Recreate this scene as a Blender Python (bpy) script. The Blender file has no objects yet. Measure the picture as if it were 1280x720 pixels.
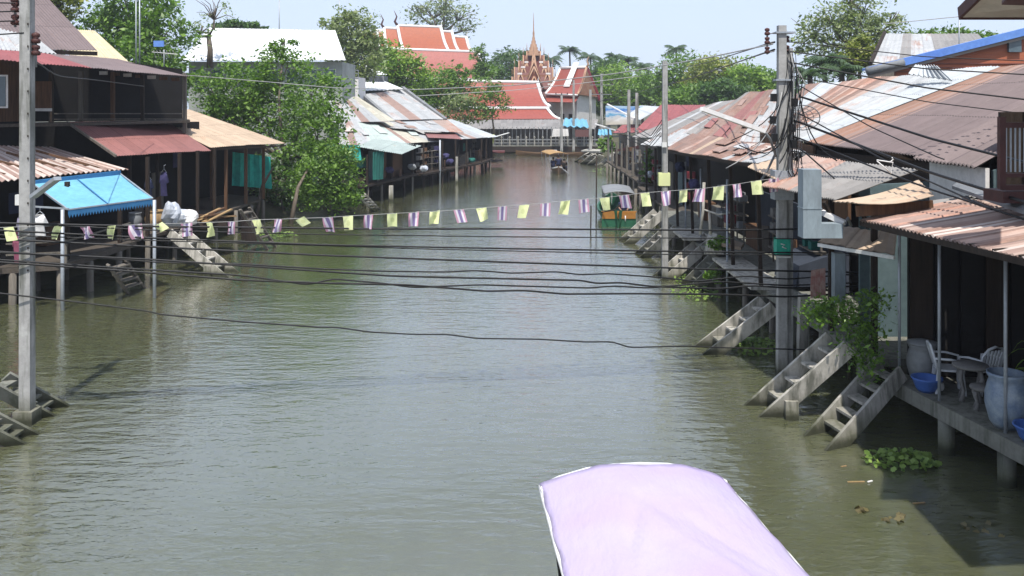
import bpy, math, random
import numpy as np
from mathutils import Vector, Matrix, Euler
R = math.radians
random.seed(7); rng = np.random.default_rng(7)
SC = bpy.context.scene
COL = SC.collection
# ------------------------------------------------------------------ camera
F = 1150.0; H = 6.3; HY = 130.0          # focal length and horizon row in photo pixels, eye height in metres
cam = bpy.data.cameras.new("camera"); camo = bpy.data.objects.new("camera", cam); COL.objects.link(camo)
camo.location = (0, 0, H); camo.rotation_euler = (R(90), 0, 0)
cam.sensor_width = 36; cam.lens = F/1280*36; cam.shift_y = -(360-HY)/1280.0
cam.clip_start = .1; cam.clip_end = 4000
SC.camera = camo
# ------------------------------------------------------------------ world, sun, exposure
SUN = Vector((0.01, -0.43, 0.90)).normalized()      # direction towards the sun
el = math.asin(SUN.z); az = math.atan2(SUN.x, SUN.y)
w = bpy.data.worlds.new("World"); SC.world = w; w.use_nodes = True
nt = w.node_tree; bg = nt.nodes['Background']; sk = nt.nodes.new('ShaderNodeTexSky')
sk.sky_type = 'NISHITA'; sk.sun_disc = False; sk.sun_elevation = el; sk.sun_rotation = az
sk.air_density = 1.0; sk.dust_density = 0.9; sk.ozone_density = 2.5; sk.altitude = 0
mxs = nt.nodes.new('ShaderNodeMix'); mxs.data_type = 'RGBA'; mxs.inputs[0].default_value = .80; mxs.inputs[7].default_value = (4.15, 4.8, 6.15, 1)
nt.links.new(sk.outputs[0], mxs.inputs[6]); nt.links.new(mxs.outputs[2], bg.inputs[0]); bg.inputs[1].default_value = 0.13
sl = bpy.data.lights.new("sun", 'SUN'); slo = bpy.data.objects.new("sun", sl); COL.objects.link(slo)
sl.energy = 4.5; sl.angle = R(0.55); sl.color = (1, .955, .89)
slo.rotation_euler = SUN.to_track_quat('Z', 'Y').to_euler()
SC.view_settings.view_transform = 'Standard'; SC.view_settings.look = 'None'
SC.view_settings.exposure = 0.52; SC.view_settings.gamma = 1
SC.cycles.max_bounces = 6; SC.cycles.transparent_max_bounces = 12

# ------------------------------------------------------------------ helpers
def P(px, py, Y): return Vector(((px-640)*Y/F, Y, H-(py-HY)*Y/F))
def G(px, py, z=0.0):
    Y = (H-z)*F/(py-HY); return Vector(((px-640)*Y/F, Y, z))
def XZ(px, py, X):
    Y = X*F/(px-640); return P(px, py, Y)

MATS = {}
def newmat(name):
    m = bpy.data.materials.new(name); m.use_nodes = True; MATS[name] = m
    return m, m.node_tree, m.node_tree.nodes['Principled BSDF']
def N(nt, t, **kw):
    n = nt.nodes.new(t)
    for k, v in kw.items(): setattr(n, k, v)
    return n
def mixc(nt, fac, a, b, mode='MIX'):
    n = N(nt, 'ShaderNodeMix', data_type='RGBA', blend_type=mode)
    for sock, v in ((n.inputs[0], fac), (n.inputs[6], a), (n.inputs[7], b)):
        if hasattr(v, 'links') or hasattr(v, 'is_linked'): nt.links.new(v, sock)
        else: sock.default_value = v if not isinstance(v, tuple) else (*v[:3], 1)
    return n.outputs[2]
def math_(nt, op, a, b=None, c=None):
    n = N(nt, 'ShaderNodeMath', operation=op)
    for i, v in enumerate((a, b, c)):
        if v is None: continue
        if hasattr(v, 'is_linked'): nt.links.new(v, n.inputs[i])
        else: n.inputs[i].default_value = v
    return n.outputs[0]
def noise(nt, vec, scale, detail=4, rough=.6, sc=None):
    n = N(nt, 'ShaderNodeTexNoise'); n.inputs['Scale'].default_value = scale
    n.inputs['Detail'].default_value = detail; n.inputs['Roughness'].default_value = rough
    if sc:
        m = N(nt, 'ShaderNodeMapping'); m.inputs['Scale'].default_value = sc
        nt.links.new(vec, m.inputs[0]); vec = m.outputs[0]
    nt.links.new(vec, n.inputs['Vector']); return n.outputs[0]
def ramp(nt, fac, *stops):
    n = N(nt, 'ShaderNodeValToRGB'); cr = n.color_ramp
    while len(cr.elements) < len(stops): cr.elements.new(.5)
    for e, (p, c) in zip(cr.elements, stops):
        e.position = p; e.color = (*c, 1) if isinstance(c, tuple) else (c, c, c, 1)
    nt.links.new(fac, n.inputs[0]); return n.outputs[0]
def bump(nt, h, strength=.4, dist=.02):
    b = N(nt, 'ShaderNodeBump'); b.inputs['Strength'].default_value = strength; b.inputs['Distance'].default_value = dist
    nt.links.new(h, b.inputs['Height']); return b.outputs[0]

def mat_plain(name, c, c2=None, rough=.75, scale=3.0, sc=None, bmp=.3, spec=.3, metal=0):
    m, t, b = newmat(name); co = N(t, 'ShaderNodeTexCoord').outputs['Object']
    n1 = noise(t, co, scale, 6, .65, sc); n2 = noise(t, co, scale*7, 3, .6, sc)
    c2 = c2 or tuple(x*.6 for x in c)
    f = ramp(t, n1, (.3, 0.0), (.7, 1.0))
    col = mixc(t, f, c, c2)
    col = mixc(t, .35, col, mixc(t, 1.0, col, ramp(t, n2, (.3, .45), (.7, 1.0)), 'MULTIPLY'))
    t.links.new(col, b.inputs['Base Color']); b.inputs['Roughness'].default_value = rough
    b.inputs['Specular IOR Level'].default_value = spec; b.inputs['Metallic'].default_value = metal
    if bmp: t.links.new(bump(t, n2, bmp, .01), b.inputs['Normal'])
    return m
def mat_wood(name, c, c2, axis=2):
    sc = [9, 9, 9]; sc[axis] = .8
    return mat_plain(name, c, c2, .8, 1.3, tuple(sc), .4, .2)
def mat_concrete(name, c, algae=True):
    m, t, b = newmat(name); g = N(t, 'ShaderNodeNewGeometry'); co = g.outputs['Position']
    n1 = noise(t, co, 1.6, 7, .7); n2 = noise(t, co, 14, 3, .6); n3 = noise(t, co, 1.2, 4, .6, (5, 5, .5))
    col = mixc(t, ramp(t, n1, (.3, 0.0), (.7, 1.0)), c, tuple(x*.62 for x in c))
    col = mixc(t, ramp(t, n3, (.46, 0.0), (.66, .75)), col, (.07, .075, .055))
    if algae:
        sp = N(t, 'ShaderNodeSeparateXYZ'); t.links.new(co, sp.inputs[0])
        zz = math_(t, 'ADD', sp.outputs[2], math_(t, 'MULTIPLY', n1, .9))
        f = ramp(t, zz, (.5, 1.0), (1.15, 0.0)); col = mixc(t, math_(t, 'MULTIPLY', f, .85), col, (.062, .066, .030)); fb = ramp(t, math_(t, 'ADD', sp.outputs[2], math_(t, 'MULTIPLY', n1, .25)), (.2, 1.0), (.34, 0.0)); col = mixc(t, math_(t, 'MULTIPLY', fb, .8), col, (.022, .024, .014))
    col = mixc(t, .3, col, mixc(t, 1.0, col, ramp(t, n2, (.3, .5), (.7, 1.0)), 'MULTIPLY'))
    t.links.new(col, b.inputs['Base Color']); b.inputs['Roughness'].default_value = .85
    b.inputs['Specular IOR Level'].default_value = .2
    t.links.new(bump(t, n2, .4, .01), b.inputs['Normal']); return m
def mat_roof(name, c, rust=.3, rustc=(.16, .07, .045), var=.25, rough=.6, lap=2.2, spec=.3, sheetw=.8):
    m, t, b = newmat(name); uv = N(t, 'ShaderNodeTexCoord').outputs['UV']
    sp = N(t, 'ShaderNodeSeparateXYZ'); t.links.new(uv, sp.inputs[0]); u, v = sp.outputs[0], sp.outputs[1]
    idu = math_(t, 'FLOOR', math_(t, 'DIVIDE', u, sheetw)); idv = math_(t, 'FLOOR', math_(t, 'DIVIDE', v, lap))
    cb = N(t, 'ShaderNodeCombineXYZ'); t.links.new(idu, cb.inputs[0]); t.links.new(idv, cb.inputs[1])
    wn = N(t, 'ShaderNodeTexWhiteNoise', noise_dimensions='2D'); t.links.new(cb.outputs[0], wn.inputs['Vector'])
    rnd = wn.outputs['Value']
    k = math_(t, 'ADD', 1-var, math_(t, 'MULTIPLY', rnd, 2*var*.9))
    cc = N(t, 'ShaderNodeCombineXYZ')
    for i in range(3): t.links.new(k, cc.inputs[i])
    col = mixc(t, 1.0, (*c, 1), cc.outputs[0], 'MULTIPLY')
    # rust streaks run down the slope, patchy from sheet to sheet
    st = noise(t, uv, 1.0, 5, .65, (5.0, .45, 1)); pt = noise(t, uv, .55, 5, .6)
    s = math_(t, 'ADD', math_(t, 'ADD', math_(t, 'MULTIPLY', st, .55), math_(t, 'MULTIPLY', pt, .45)), math_(t, 'MULTIPLY', math_(t, 'SUBTRACT', wn.outputs['Value'], .5), .22))
    th = .78-rust*.55
    f = ramp(t, s, (max(0, th-.06), 0.0), (min(1, th+.08), 1.0))
    rc = mixc(t, ramp(t, noise(t, uv, 6, 3), (.35, 0.0), (.65, 1.0)), rustc, tuple(x*1.7 for x in rustc))
    col = mixc(t, math_(t, 'MULTIPLY', f, .85), col, rc)
    # dust and soot
    d = noise(t, uv, 2.3, 6, .7); col = mixc(t, math_(t, 'MULTIPLY', ramp(t, d, (.45, 0.0), (.75, 1.0)), .35), col, tuple(x*.35 for x in c))
    fr = math_(t, 'FRACT', math_(t, 'DIVIDE', v, lap)); ln = math_(t, 'LESS_THAN', fr, .018)
    fu = math_(t, 'FRACT', math_(t, 'DIVIDE', u, sheetw)); lu = math_(t, 'LESS_THAN', fu, .03)
    l = math_(t, 'MAXIMUM', ln, math_(t, 'MULTIPLY', lu, .5)); col = mixc(t, math_(t, 'MULTIPLY', l, .7), col, tuple(x*.25 for x in c))
    t.links.new(col, b.inputs['Base Color']); b.inputs['Roughness'].default_value = rough
    b.inputs['Specular IOR Level'].default_value = spec
    return m
def mat_leaf(name, c, c2, tr=.35):
    m, t, b = newmat(name); g = N(t, 'ShaderNodeNewGeometry')
    n1 = noise(t, g.outputs['Position'], .8, 2)
    f = math_(t, 'ADD', math_(t, 'MULTIPLY', g.outputs['Random Per Island'], .6), math_(t, 'MULTIPLY', n1, .5))
    col = ramp(t, f, (.2, c), (.85, c2))
    t.links.new(col, b.inputs['Base Color']); b.inputs['Roughness'].default_value = .45
    b.inputs['Specular IOR Level'].default_value = .35
    tl = N(t, 'ShaderNodeBsdfTranslucent'); t.links.new(mixc(t, 1.0, col, (1.0, 1.25, .5), 'MULTIPLY'), tl.inputs[0])
    mx = N(t, 'ShaderNodeMixShader'); mx.inputs[0].default_value = tr
    out = t.nodes['Material Output']; t.links.new(b.outputs[0], mx.inputs[1]); t.links.new(tl.outputs[0], mx.inputs[2])
    t.links.new(mx.outputs[0], out.inputs[0]); return m
def mat_stripe_flag():
    m, t, b = newmat('flag_stripes'); uv = N(t, 'ShaderNodeTexCoord').outputs['UV']
    sp = N(t, 'ShaderNodeSeparateXYZ'); t.links.new(uv, sp.inputs[0])
    n = N(t, 'ShaderNodeValToRGB'); n.color_ramp.interpolation = 'CONSTANT'
    st = [(0, (.62, .33, .44)), (.167, (.80, .74, .80)), (.36, (.25, .20, .38)), (.64, (.80, .74, .80)), (.833, (.62, .33, .44))]
    while len(n.color_ramp.elements) < 5: n.color_ramp.elements.new(.5)
    for e, (p, c) in zip(n.color_ramp.elements, st): e.position = p; e.color = (*c, 1)
    t.links.new(sp.outputs[0], n.inputs[0]); t.links.new(n.outputs[0], b.inputs['Base Color']); b.inputs['Roughness'].default_value = .8
    tl = N(t, 'ShaderNodeBsdfTranslucent'); t.links.new(n.outputs[0], tl.inputs[0]); mx = N(t, 'ShaderNodeMixShader'); mx.inputs[0].default_value = .35
    t.links.new(b.outputs[0], mx.inputs[1]); t.links.new(tl.outputs[0], mx.inputs[2]); t.links.new(mx.outputs[0], t.nodes['Material Output'].inputs[0])
    return m
def mat_yellow_flag():
    m, t, b = newmat('flag_yellow'); uv = N(t, 'ShaderNodeTexCoord').outputs['UV']
    mp = N(t, 'ShaderNodeMapping'); mp.inputs['Location'].default_value = (-.5, -.5, 0); t.links.new(uv, mp.inputs[0])
    ln = N(t, 'ShaderNodeVectorMath', operation='LENGTH'); t.links.new(mp.outputs[0], ln.inputs[0])
    n = noise(t, uv, 9, 3)
    f = math_(t, 'LESS_THAN', math_(t, 'ADD', ln.outputs['Value'], math_(t, 'MULTIPLY', n, .25)), .32)
    col = mixc(t, math_(t, 'MULTIPLY', f, .55), (.84, .88, .46), (.58, .62, .26))
    t.links.new(col, b.inputs['Base Color']); b.inputs['Roughness'].default_value = .8
    tl = N(t, 'ShaderNodeBsdfTranslucent'); t.links.new(col, tl.inputs[0]); mx = N(t, 'ShaderNodeMixShader'); mx.inputs[0].default_value = .35
    t.links.new(b.outputs[0], mx.inputs[1]); t.links.new(tl.outputs[0], mx.inputs[2]); t.links.new(mx.outputs[0], t.nodes['Material Output'].inputs[0])
    return m
def mat_water():
    m, t, b = newmat('water'); g = N(t, 'ShaderNodeNewGeometry'); co = g.outputs['Position']
    n1 = noise(t, co, 1.0, 4, .55, (1.5, 3.6, 1)); n2 = noise(t, co, 1.0, 2, .5, (5.5, 11, 1)); n3 = noise(t, co, .10, 3, .5, (1, .45, 1))
    n4 = noise(t, co, 1.0, 2, .5, (.45, .9, 1))
    sp = N(t, 'ShaderNodeSeparateXYZ'); t.links.new(co, sp.inputs[0])
    h = math_(t, 'ADD', math_(t, 'MULTIPLY', n1, .034), math_(t, 'MULTIPLY', n2, .009))
    h = math_(t, 'ADD', h, math_(t, 'MULTIPLY', n4, .03))
    k = ramp(t, n3, (.35, .55), (.65, 1.1))
    h = math_(t, 'MULTIPLY', h, k)
    bb = N(t, 'ShaderNodeBump'); bb.inputs['Strength'].default_value = 1.0; bb.inputs['Distance'].default_value = 1.0
    t.links.new(h, bb.inputs['Height']); t.links.new(bb.outputs[0], b.inputs['Normal'])
    n5 = noise(t, co, .07, 4, .6)
    col = mixc(t, ramp(t, n5, (.35, 0.0), (.65, 1.0)), (.082, .092, .048), (.096, .100, .058))
    t.links.new(col, b.inputs['Base Color'])
    b.inputs['Roughness'].default_value = .06; b.inputs['IOR'].default_value = 1.6; b.inputs['Coat Weight'].default_value = .7; b.inputs['Coat Roughness'].default_value = .05; b.inputs['Coat IOR'].default_value = 1.6; t.links.new(bb.outputs[0], b.inputs['Coat Normal'])
    b.inputs['Subsurface Weight'].default_value = 1.0; b.inputs['Subsurface Radius'].default_value = (1.0, 1.0, .5); b.inputs['Subsurface Scale'].default_value = .5
    b.inputs['Specular IOR Level'].default_value = 1.0
    return m
water_m = mat_water()
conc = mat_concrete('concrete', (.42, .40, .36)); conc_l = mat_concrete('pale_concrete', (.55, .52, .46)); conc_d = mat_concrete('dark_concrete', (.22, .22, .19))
conc_pole = mat_concrete('pole_concrete', (.40, .395, .38))
wd = mat_wood('dark_wood', (.042, .029, .021), (.018, .013, .010)); wb = mat_wood('brown_wood', (.16, .085, .045), (.07, .04, .025))
wg = mat_wood('grey_wood', (.20, .18, .15), (.09, .08, .068)); wbx = mat_wood('plank_wood', (.11, .092, .075), (.05, .042, .034), 0)
black_in = mat_plain('shade_black', (.012, .011, .010), (.006, .005, .005), .9, 1.5)  # near black stands in for deep interior shade; also used for dark clothes
navy_in = mat_plain('blue_grey_wall', (.045, .055, .075), (.022, .028, .04), .8, .7)
steel = mat_plain('galvanised_steel', (.40, .43, .46), (.30, .33, .36), .45, 2, None, .05, .5, .3)
duct_m = mat_plain('pale_blue_duct', (.27, .33, .36), (.17, .20, .22), .55, 2.2, (1, 1, .35), .1, .35)
greym = mat_plain('grey_metal', (.25, .26, .27), None, .6, 2)
whitem = mat_plain('white_paint', (.72, .72, .70), (.55, .55, .52), .6, 1.5)
plast = mat_plain('white_plastic', (.62, .64, .66), (.5, .52, .54), .45, 2, None, 0, .4)
cable_m = mat_plain('black_cable', (.005, .005, .006), (.010, .010, .010), .5, 4, None, 0)
wire_m = mat_plain('grey_wire', (.38, .38, .37), (.25, .25, .25), .5, 4, None, 0)
soil = mat_plain('soil', (.10, .085, .05), (.05, .06, .025), .95, .5)
r_rust = mat_roof('rusty_tin', (.25, .17, .14), .45, (.16, .09, .065)); r_zinc = mat_roof('zinc_tin', (.36, .37, .375), .3, (.22, .13, .095), .16)
r_white = mat_roof('pale_tin', (.40, .425, .44), .14, (.30, .22, .18), .10, .5); r_glare = mat_roof('glare_white_tin', (.74, .76, .78), .04, (.5, .45, .42), .04, .5); r_old = mat_roof('weathered_cream_tin', (.40, .385, .32), .25, (.25, .17, .12), .15); r_mint = mat_roof('mint_tin', (.38, .44, .41), .15, (.3, .22, .16), .1); r_line = mat_roof('ribbed_brown_tin', (.27, .185, .155), .2, (.2, .11, .08), .1); r_pale = mat_roof('chalky_tin', (.47, .40, .36), .25, (.3, .19, .14), .12); r_purple = mat_roof('purple_brown_tin', (.155, .118, .115), .12, (.13, .07, .05), .09)  # the brightest white tin carries sun glare in its colour
r_tan = mat_roof('tan_tin', (.42, .32, .23), .2, (.26, .15, .09), .12); r_red = mat_roof('red_tin', (.25, .075, .075), .1, (.16, .05, .04), .12)
r_redbrown = mat_roof('red_brown_tin', (.235, .105, .095), .15, (.14, .06, .045), .12); r_pink = mat_roof('pinkish_tin', (.38, .28, .235), .42, (.235, .115, .08), .16)
r_cream = mat_roof('cream_tin', (.52, .44, .28), .1, (.3, .18, .1), .1); r_grey = mat_roof('grey_tin', (.22, .21, .20), .2, (.13, .08, .06), .18)
r_orange = mat_roof('orange_rust_tin', (.25, .145, .105), .35, (.20, .11, .075), .12)
r_temple = mat_roof('orange_glazed_tile', (.31, .085, .036), .03, (.28, .09, .04), .05, .45, .35, .4, .3)
r_temple2 = mat_roof('red_glazed_tile', (.27, .062, .042), .03, (.25, .06, .04), .06, .45, .35, .4, .3)
temple_pink = mat_roof('faded_red_tile', (.30, .095, .075), .1, (.3, .08, .05), .05, .5, .35, .4, .3)
trim_w = mat_plain('white_trim', (.8, .78, .76), (.7, .68, .66), .6, 1, None, 0); gold = mat_plain('gilded_wood', (.48, .30, .19), (.34, .19, .12), .5, 1.5)
gable_m = mat_plain('carved_red_gable', (.22, .06, .045), (.35, .22, .12), .6, 2.2)
blue_tarp = mat_plain('blue_awning_cloth', (.17, .42, .56), (.13, .34, .48), .6, .8, None, .1); blue_d = mat_plain('dark_blue_cloth', (.035, .17, .36), (.03, .13, .28), .7, 2, None, 0)
teal = mat_plain('teal_net', (.06, .62, .52), (.03, .36, .32), .8, 2.5); teal_d = mat_plain('green_curtain', (.02, .15, .12), (.012, .09, .08), .8, 1)
blue_roof = mat_plain('blue_painted_tin', (.10, .21, .60), (.14, .28, .62), .45, .8, None, .05); orange_wall = mat_plain('orange_siding', (.42, .13, .06), (.32, .10, .06), .7, 1, (.3, .3, 9), .4)
lilac = None
cream_wall = mat_plain('cream_board', (.55, .50, .42), (.48, .44, .37), .8, .8); maroon = mat_plain('maroon_wood', (.085, .03, .025), (.05, .02, .018), .6, 1.5)
tin_wall = mat_plain('teal_grey_wall', (.12, .17, .18), (.07, .11, .12), .7, 1)
glass_m = mat_plain('dusty_glass', (.10, .14, .16), (.06, .09, .11), .15, 1, None, 0, .6)
straw = mat_plain('woven_straw', (.40, .27, .12), (.22, .14, .07), .8, 9); sackm = mat_plain('sack_plastic', (.55, .58, .62), (.32, .35, .42), .5, 3, None, .3)
clay = mat_plain('grey_clay', (.24, .25, .25), (.16, .17, .18), .6, 1.2); bluep = mat_plain('blue_plastic', (.06, .14, .42), (.05, .11, .34), .4, 1, None, 0)
stone = mat_plain('stone', (.22, .21, .20), (.12, .12, .115), .8, 4); ceramic = mat_plain('blue_white_ceramic', (.30, .35, .38), (.10, .15, .24), .3, 4.5, None, 0, .5)
hullg = mat_plain('green_hull', (.02, .12, .06), (.02, .08, .05), .5, 1); hullo = mat_plain('orange_paint', (.38, .17, .03), (.26, .12, .03), .5, 1)
hullw = mat_plain('varnished_hull', (.16, .09, .045), (.10, .06, .03), .45, 1, (.5, 4, 4)); orange_cl = mat_plain('orange_canvas', (.44, .27, .11), None, .7, 2)
skin = mat_plain('skin', (.30, .17, .11), (.26, .15, .10), .6, 4, None, 0); navy = mat_plain('navy_cloth', (.02, .028, .07), (.015, .02, .05), .85, 5); hairm = mat_plain('black_hair', (.012, .01, .01), None, .6, 5)
shirt_r = mat_plain('dark_red_cloth', (.2, .03, .04), None, .85, 5); purplecl = mat_plain('violet_cloth', (.05, .045, .12), (.03, .028, .08), .85, 3)
leaf_a = mat_leaf('leaf_green', (0.046, 0.101, 0.019), (0.178, 0.295, 0.046)); leaf_b = mat_leaf('leaf_bright', (0.085, 0.171, 0.023), (0.264, 0.388, 0.062))
leaf_c = mat_leaf('leaf_dark', (0.028, 0.065, 0.019), (0.101, 0.186, 0.043)); leaf_y = mat_leaf('leaf_yellowish', (0.116, 0.155, 0.031), (0.310, 0.326, 0.078))
leaf_g = mat_leaf('leaf_greyish', (0.116, 0.155, 0.070), (0.295, 0.341, 0.155)); leaf_h = mat_leaf('hyacinth_leaf', (.045, .10, .018), (.24, .34, .08))
leaf_br = mat_leaf('leaf_brownish', (.06, .05, .02), (.18, .15, .07)); palm_m = mat_leaf('palm_frond', (.03, .06, .03), (.09, .14, .06)); bark = mat_wood('bark', (.19, .155, .12), (.08, .065, .05))
flag_s = mat_stripe_flag(); flag_y = mat_yellow_flag()
green_wrap = mat_plain('green_wrap', (.02, .36, .24), (.02, .28, .2), .5, 3, None, 0)

class MB:
    def __init__(s): s.v = []; s.f = []; s.uv = []; s.mi = []; s.sm = []
    def add(s, vs, fs, uvs=None, mi=0, smooth=False):
        o = len(s.v); s.v += [tuple(v) for v in vs]
        for i, f in enumerate(fs):
            s.f.append(tuple(o+a for a in f)); s.mi.append(mi if isinstance(mi, int) else mi[i]); s.sm.append(smooth)
            s.uv.append([uvs[a] for a in f] if uvs else [(0, 0)]*len(f))
    def hexa(s, b, t, mi=0):
        s.add(list(b)+list(t), [(3, 2, 1, 0), (4, 5, 6, 7), (0, 1, 5, 4), (1, 2, 6, 5), (2, 3, 7, 6), (3, 0, 4, 7)], mi=mi); return s
    def box(s, x0, y0, z0, x1, y1, z1, mi=0):
        return s.hexa([(x0, y0, z0), (x1, y0, z0), (x1, y1, z0), (x0, y1, z0)], [(x0, y0, z1), (x1, y0, z1), (x1, y1, z1), (x0, y1, z1)], mi)
    def bar(s, p, q, w, h=None, up=None, w2=None, mi=0):
        p, q = Vector(p), Vector(q); h = h or w; d = (q-p).normalized()
        up = Vector(up) if up else (Vector((0, 0, 1)) if abs(d.z) < .9 else Vector((0, 1, 0)))
        a = d.cross(up).normalized(); b = a.cross(d).normalized(); k = (w2/w if w2 else 1)
        c = lambda o, k: [o+a*x*w*k/2+b*y*h*k/2 for x, y in ((-1, -1), (1, -1), (1, 1), (-1, 1))]
        B, T = c(p, 1), c(q, k); s.add(B+T, [(0, 1, 2, 3), (7, 6, 5, 4), (4, 5, 1, 0), (5, 6, 2, 1), (6, 7, 3, 2), (7, 4, 0, 3)], mi=mi); return s
    def tube(s, pts, r, n=6, r2=None, caps=True):
        pts = [Vector(p) for p in pts]; L = len(pts); vs = []; fs = []
        rs = r if isinstance(r, (list, tuple)) else [r+((r2 if r2 is not None else r)-r)*i/(L-1) for i in range(L)]
        ref = None
        for i, p in enumerate(pts):
            d = (pts[min(i+1, L-1)]-pts[max(i-1, 0)]).normalized()
            if ref is None or abs(ref.dot(d)) > .95: ref = Vector((0, 0, 1)) if abs(d.z) < .8 else Vector((1, 0, 0))
            a = d.cross(ref).normalized(); b = a.cross(d)
            for k in range(n):
                t = 2*math.pi*k/n; vs.append(p+(a*math.cos(t)+b*math.sin(t))*rs[i])
        for i in range(L-1):
            for k in range(n): fs.append((i*n+k, i*n+(k+1) % n, (i+1)*n+(k+1) % n, (i+1)*n+k))
        if caps: fs.append(tuple(range(n))[::-1]); fs.append(tuple((L-1)*n+k for k in range(n)))
        s.add(vs, fs, smooth=True); return s
    def lathe(s, c, prof, n=20):
        c = Vector(c); vs = []; fs = []
        for r, z in prof:
            for k in range(n):
                t = 2*math.pi*k/n; vs.append(c+Vector((r*math.cos(t), r*math.sin(t), z)))
        for i in range(len(prof)-1):
            for k in range(n): fs.append((i*n+k, i*n+(k+1) % n, (i+1)*n+(k+1) % n, (i+1)*n+k))
        s.add(vs, fs, smooth=True); return s
    def sheet(s, A, B, C, D, pitch=.2, amp=.02, nv=6, stripes=None, sag=.02, curve=0.0, wob=.012):
        """corrugated sheet: A-B is the eave, D-C the upper edge"""
        A, B, C, D = map(Vector, (A, B, C, D)); U = max((B-A).length, (C-D).length); V = max((D-A).length, (C-B).length)
        nw = max(2, int(U/pitch)); per = 4 if amp > 0 else 1; nu = nw*per
        if nu > 900: nu = 900
        nrm = (B-A).cross(D-A).normalized()
        if nrm.z < 0: nrm = -nrm
        off = [random.uniform(-wob, wob) for _ in range(400)]; vs = []; uvs = []
        vs = []; uvs = []
        for j in range(nv+1):
            v = j/nv
            for i in range(nu+1):
                u = i/nu; p = (A*(1-u)+B*u)*(1-v)+(D*(1-u)+C*u)*v
                d = amp*math.sin(2*math.pi*i/per) if amp > 0 else 0
                d += off[int(u*U/.8) % 400] + sag*math.sin(u*U*.9+v*3+A.x)*.6 - curve*math.sin(math.pi*v)
                vs.append(p+nrm*d); uvs.append((u*U, v*V))
        fs = []; mi = []
        for j in range(nv):
            for i in range(nu):
                a = j*(nu+1)+i; fs.append((a, a+1, a+nu+2, a+nu+1))
                k = 0
                if stripes:
                    u = (i+.5)/nu; acc = 0
                    for q, (wdt, ms) in enumerate(stripes):
                        acc += wdt
                        if u <= acc: k = ms; break
                    else: k = stripes[-1][1]
                mi.append(k)
        s.add(vs, fs, uvs, mi); return s
    def build(s, name, mat, parent=None, solid=0, origin=None):
        me = bpy.data.meshes.new(name); o_ = Vector(origin) if origin is not None else (worldloc(parent) if parent else Vector((0, 0, 0)))
        me.from_pydata([(v[0]-o_.x, v[1]-o_.y, v[2]-o_.z) for v in s.v], [], s.f)
        for m in (mat if isinstance(mat, (list, tuple)) else [mat]): me.materials.append(m)
        me.polygons.foreach_set('material_index', s.mi); me.polygons.foreach_set('use_smooth', s.sm)
        if any(u != (0, 0) for l in s.uv for u in l):
            ul = me.uv_layers.new(name='UVMap'); ul.data.foreach_set('uv', [c for l in s.uv for p in l for c in p])
        me.update(); o = bpy.data.objects.new(name, me); COL.objects.link(o)
        if parent: o.parent = parent
        if origin is not None: o.location = (o_ - worldloc(parent)) if parent else o_
        if solid:
            md = o.modifiers.new('thickness', 'SOLIDIFY'); md.thickness = solid; md.offset = -1
        return o
def worldloc(o):
    p = Vector((0, 0, 0))
    while o: p = p+o.location; o = o.parent
    return p
def thing(name, label, cat, loc=(0, 0, 0), rz=0, group=None):
    o = bpy.data.objects.new(name, None); COL.objects.link(o); o.location = loc; o.rotation_euler = (0, 0, rz)
    o.empty_display_size = .3; o['label'] = label; o['category'] = cat
    if group: o['group'] = group
    return o
def tag(o, label, cat, group=None):
    o['label'] = label; o['category'] = cat
    if group: o['group'] = group
    return o
def struct(o): o['kind'] = 'structure'; return o
def copy_tree(o, parent=None):
    c = o.copy(); COL.objects.link(c)
    if parent: c.parent = parent
    for ch in list(o.children): copy_tree(ch, c)
    return c
def part(fn, name, mat, parent, solid=0):
    mb = MB(); fn(mb); return mb.build(name, mat, parent, solid)

# ------------------------------------------------------------------ ground and water
LB = [(-60, -20), (10, -19), (26, -17.5), (33, -16), (45, -14.5), (58, -11.8), (72, -8.6), (85, -5.4), (100, -3.5), (118, -4.5)]
RB = [(-60, 12), (5, 9.8), (14, 9.6), (20, 9.2), (35, 8.4), (54, 8.4), (80, 9.6), (97, 10), (118, 11.5)]
def lin(tab, y):
    return float(np.interp(y, [a for a, b in tab], [b for a, b in tab]))
rows = [-60, -20, 0, 8, 14, 20, 26, 30, 35, 40, 45, 50, 58, 65, 72, 80, 90, 100, 110, 118, 119.5, 123, 140, 170, 220, 320, 480, 700]
gv = []; gf = []; ncol = 0
for y in rows:
    l, r = lin(LB, y), lin(RB, y); closed = y > 119
    xs = [(-700, .9), (-200, .9), (-60, .9), (-30, .9), (l-1.6, .85), (l-.4, .35), (l+.8, -.6), (l+3, -1.5), ((l+r)/2, -1.8), (r-3, -1.5), (r-.8, -.6), (r+.4, .35), (r+1.6, .85), (30, .9), (60, .9), (200, .9), (700, .9)]
    ncol = len(xs)
    for i, (x, z) in enumerate(xs):
        if closed: z = .9
        gv.append((x, y, z+(.06*math.sin(x*1.7+y*.9) if -60 < x < 60 else 0)))
for j in range(len(rows)-1):
    for i in range(ncol-1):
        a = j*ncol+i; gf.append((a, a+1, a+ncol+1, a+ncol))
mb = MB(); mb.add(gv, gf, smooth=True); struct(mb.build('ground', soil))
mb = MB(); mb.add([(-45, -60, 0), (45, -60, 0), (45, 122, 0), (-45, 122, 0)], [(0, 1, 2, 3)]); struct(mb.build('water', water_m))

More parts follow.
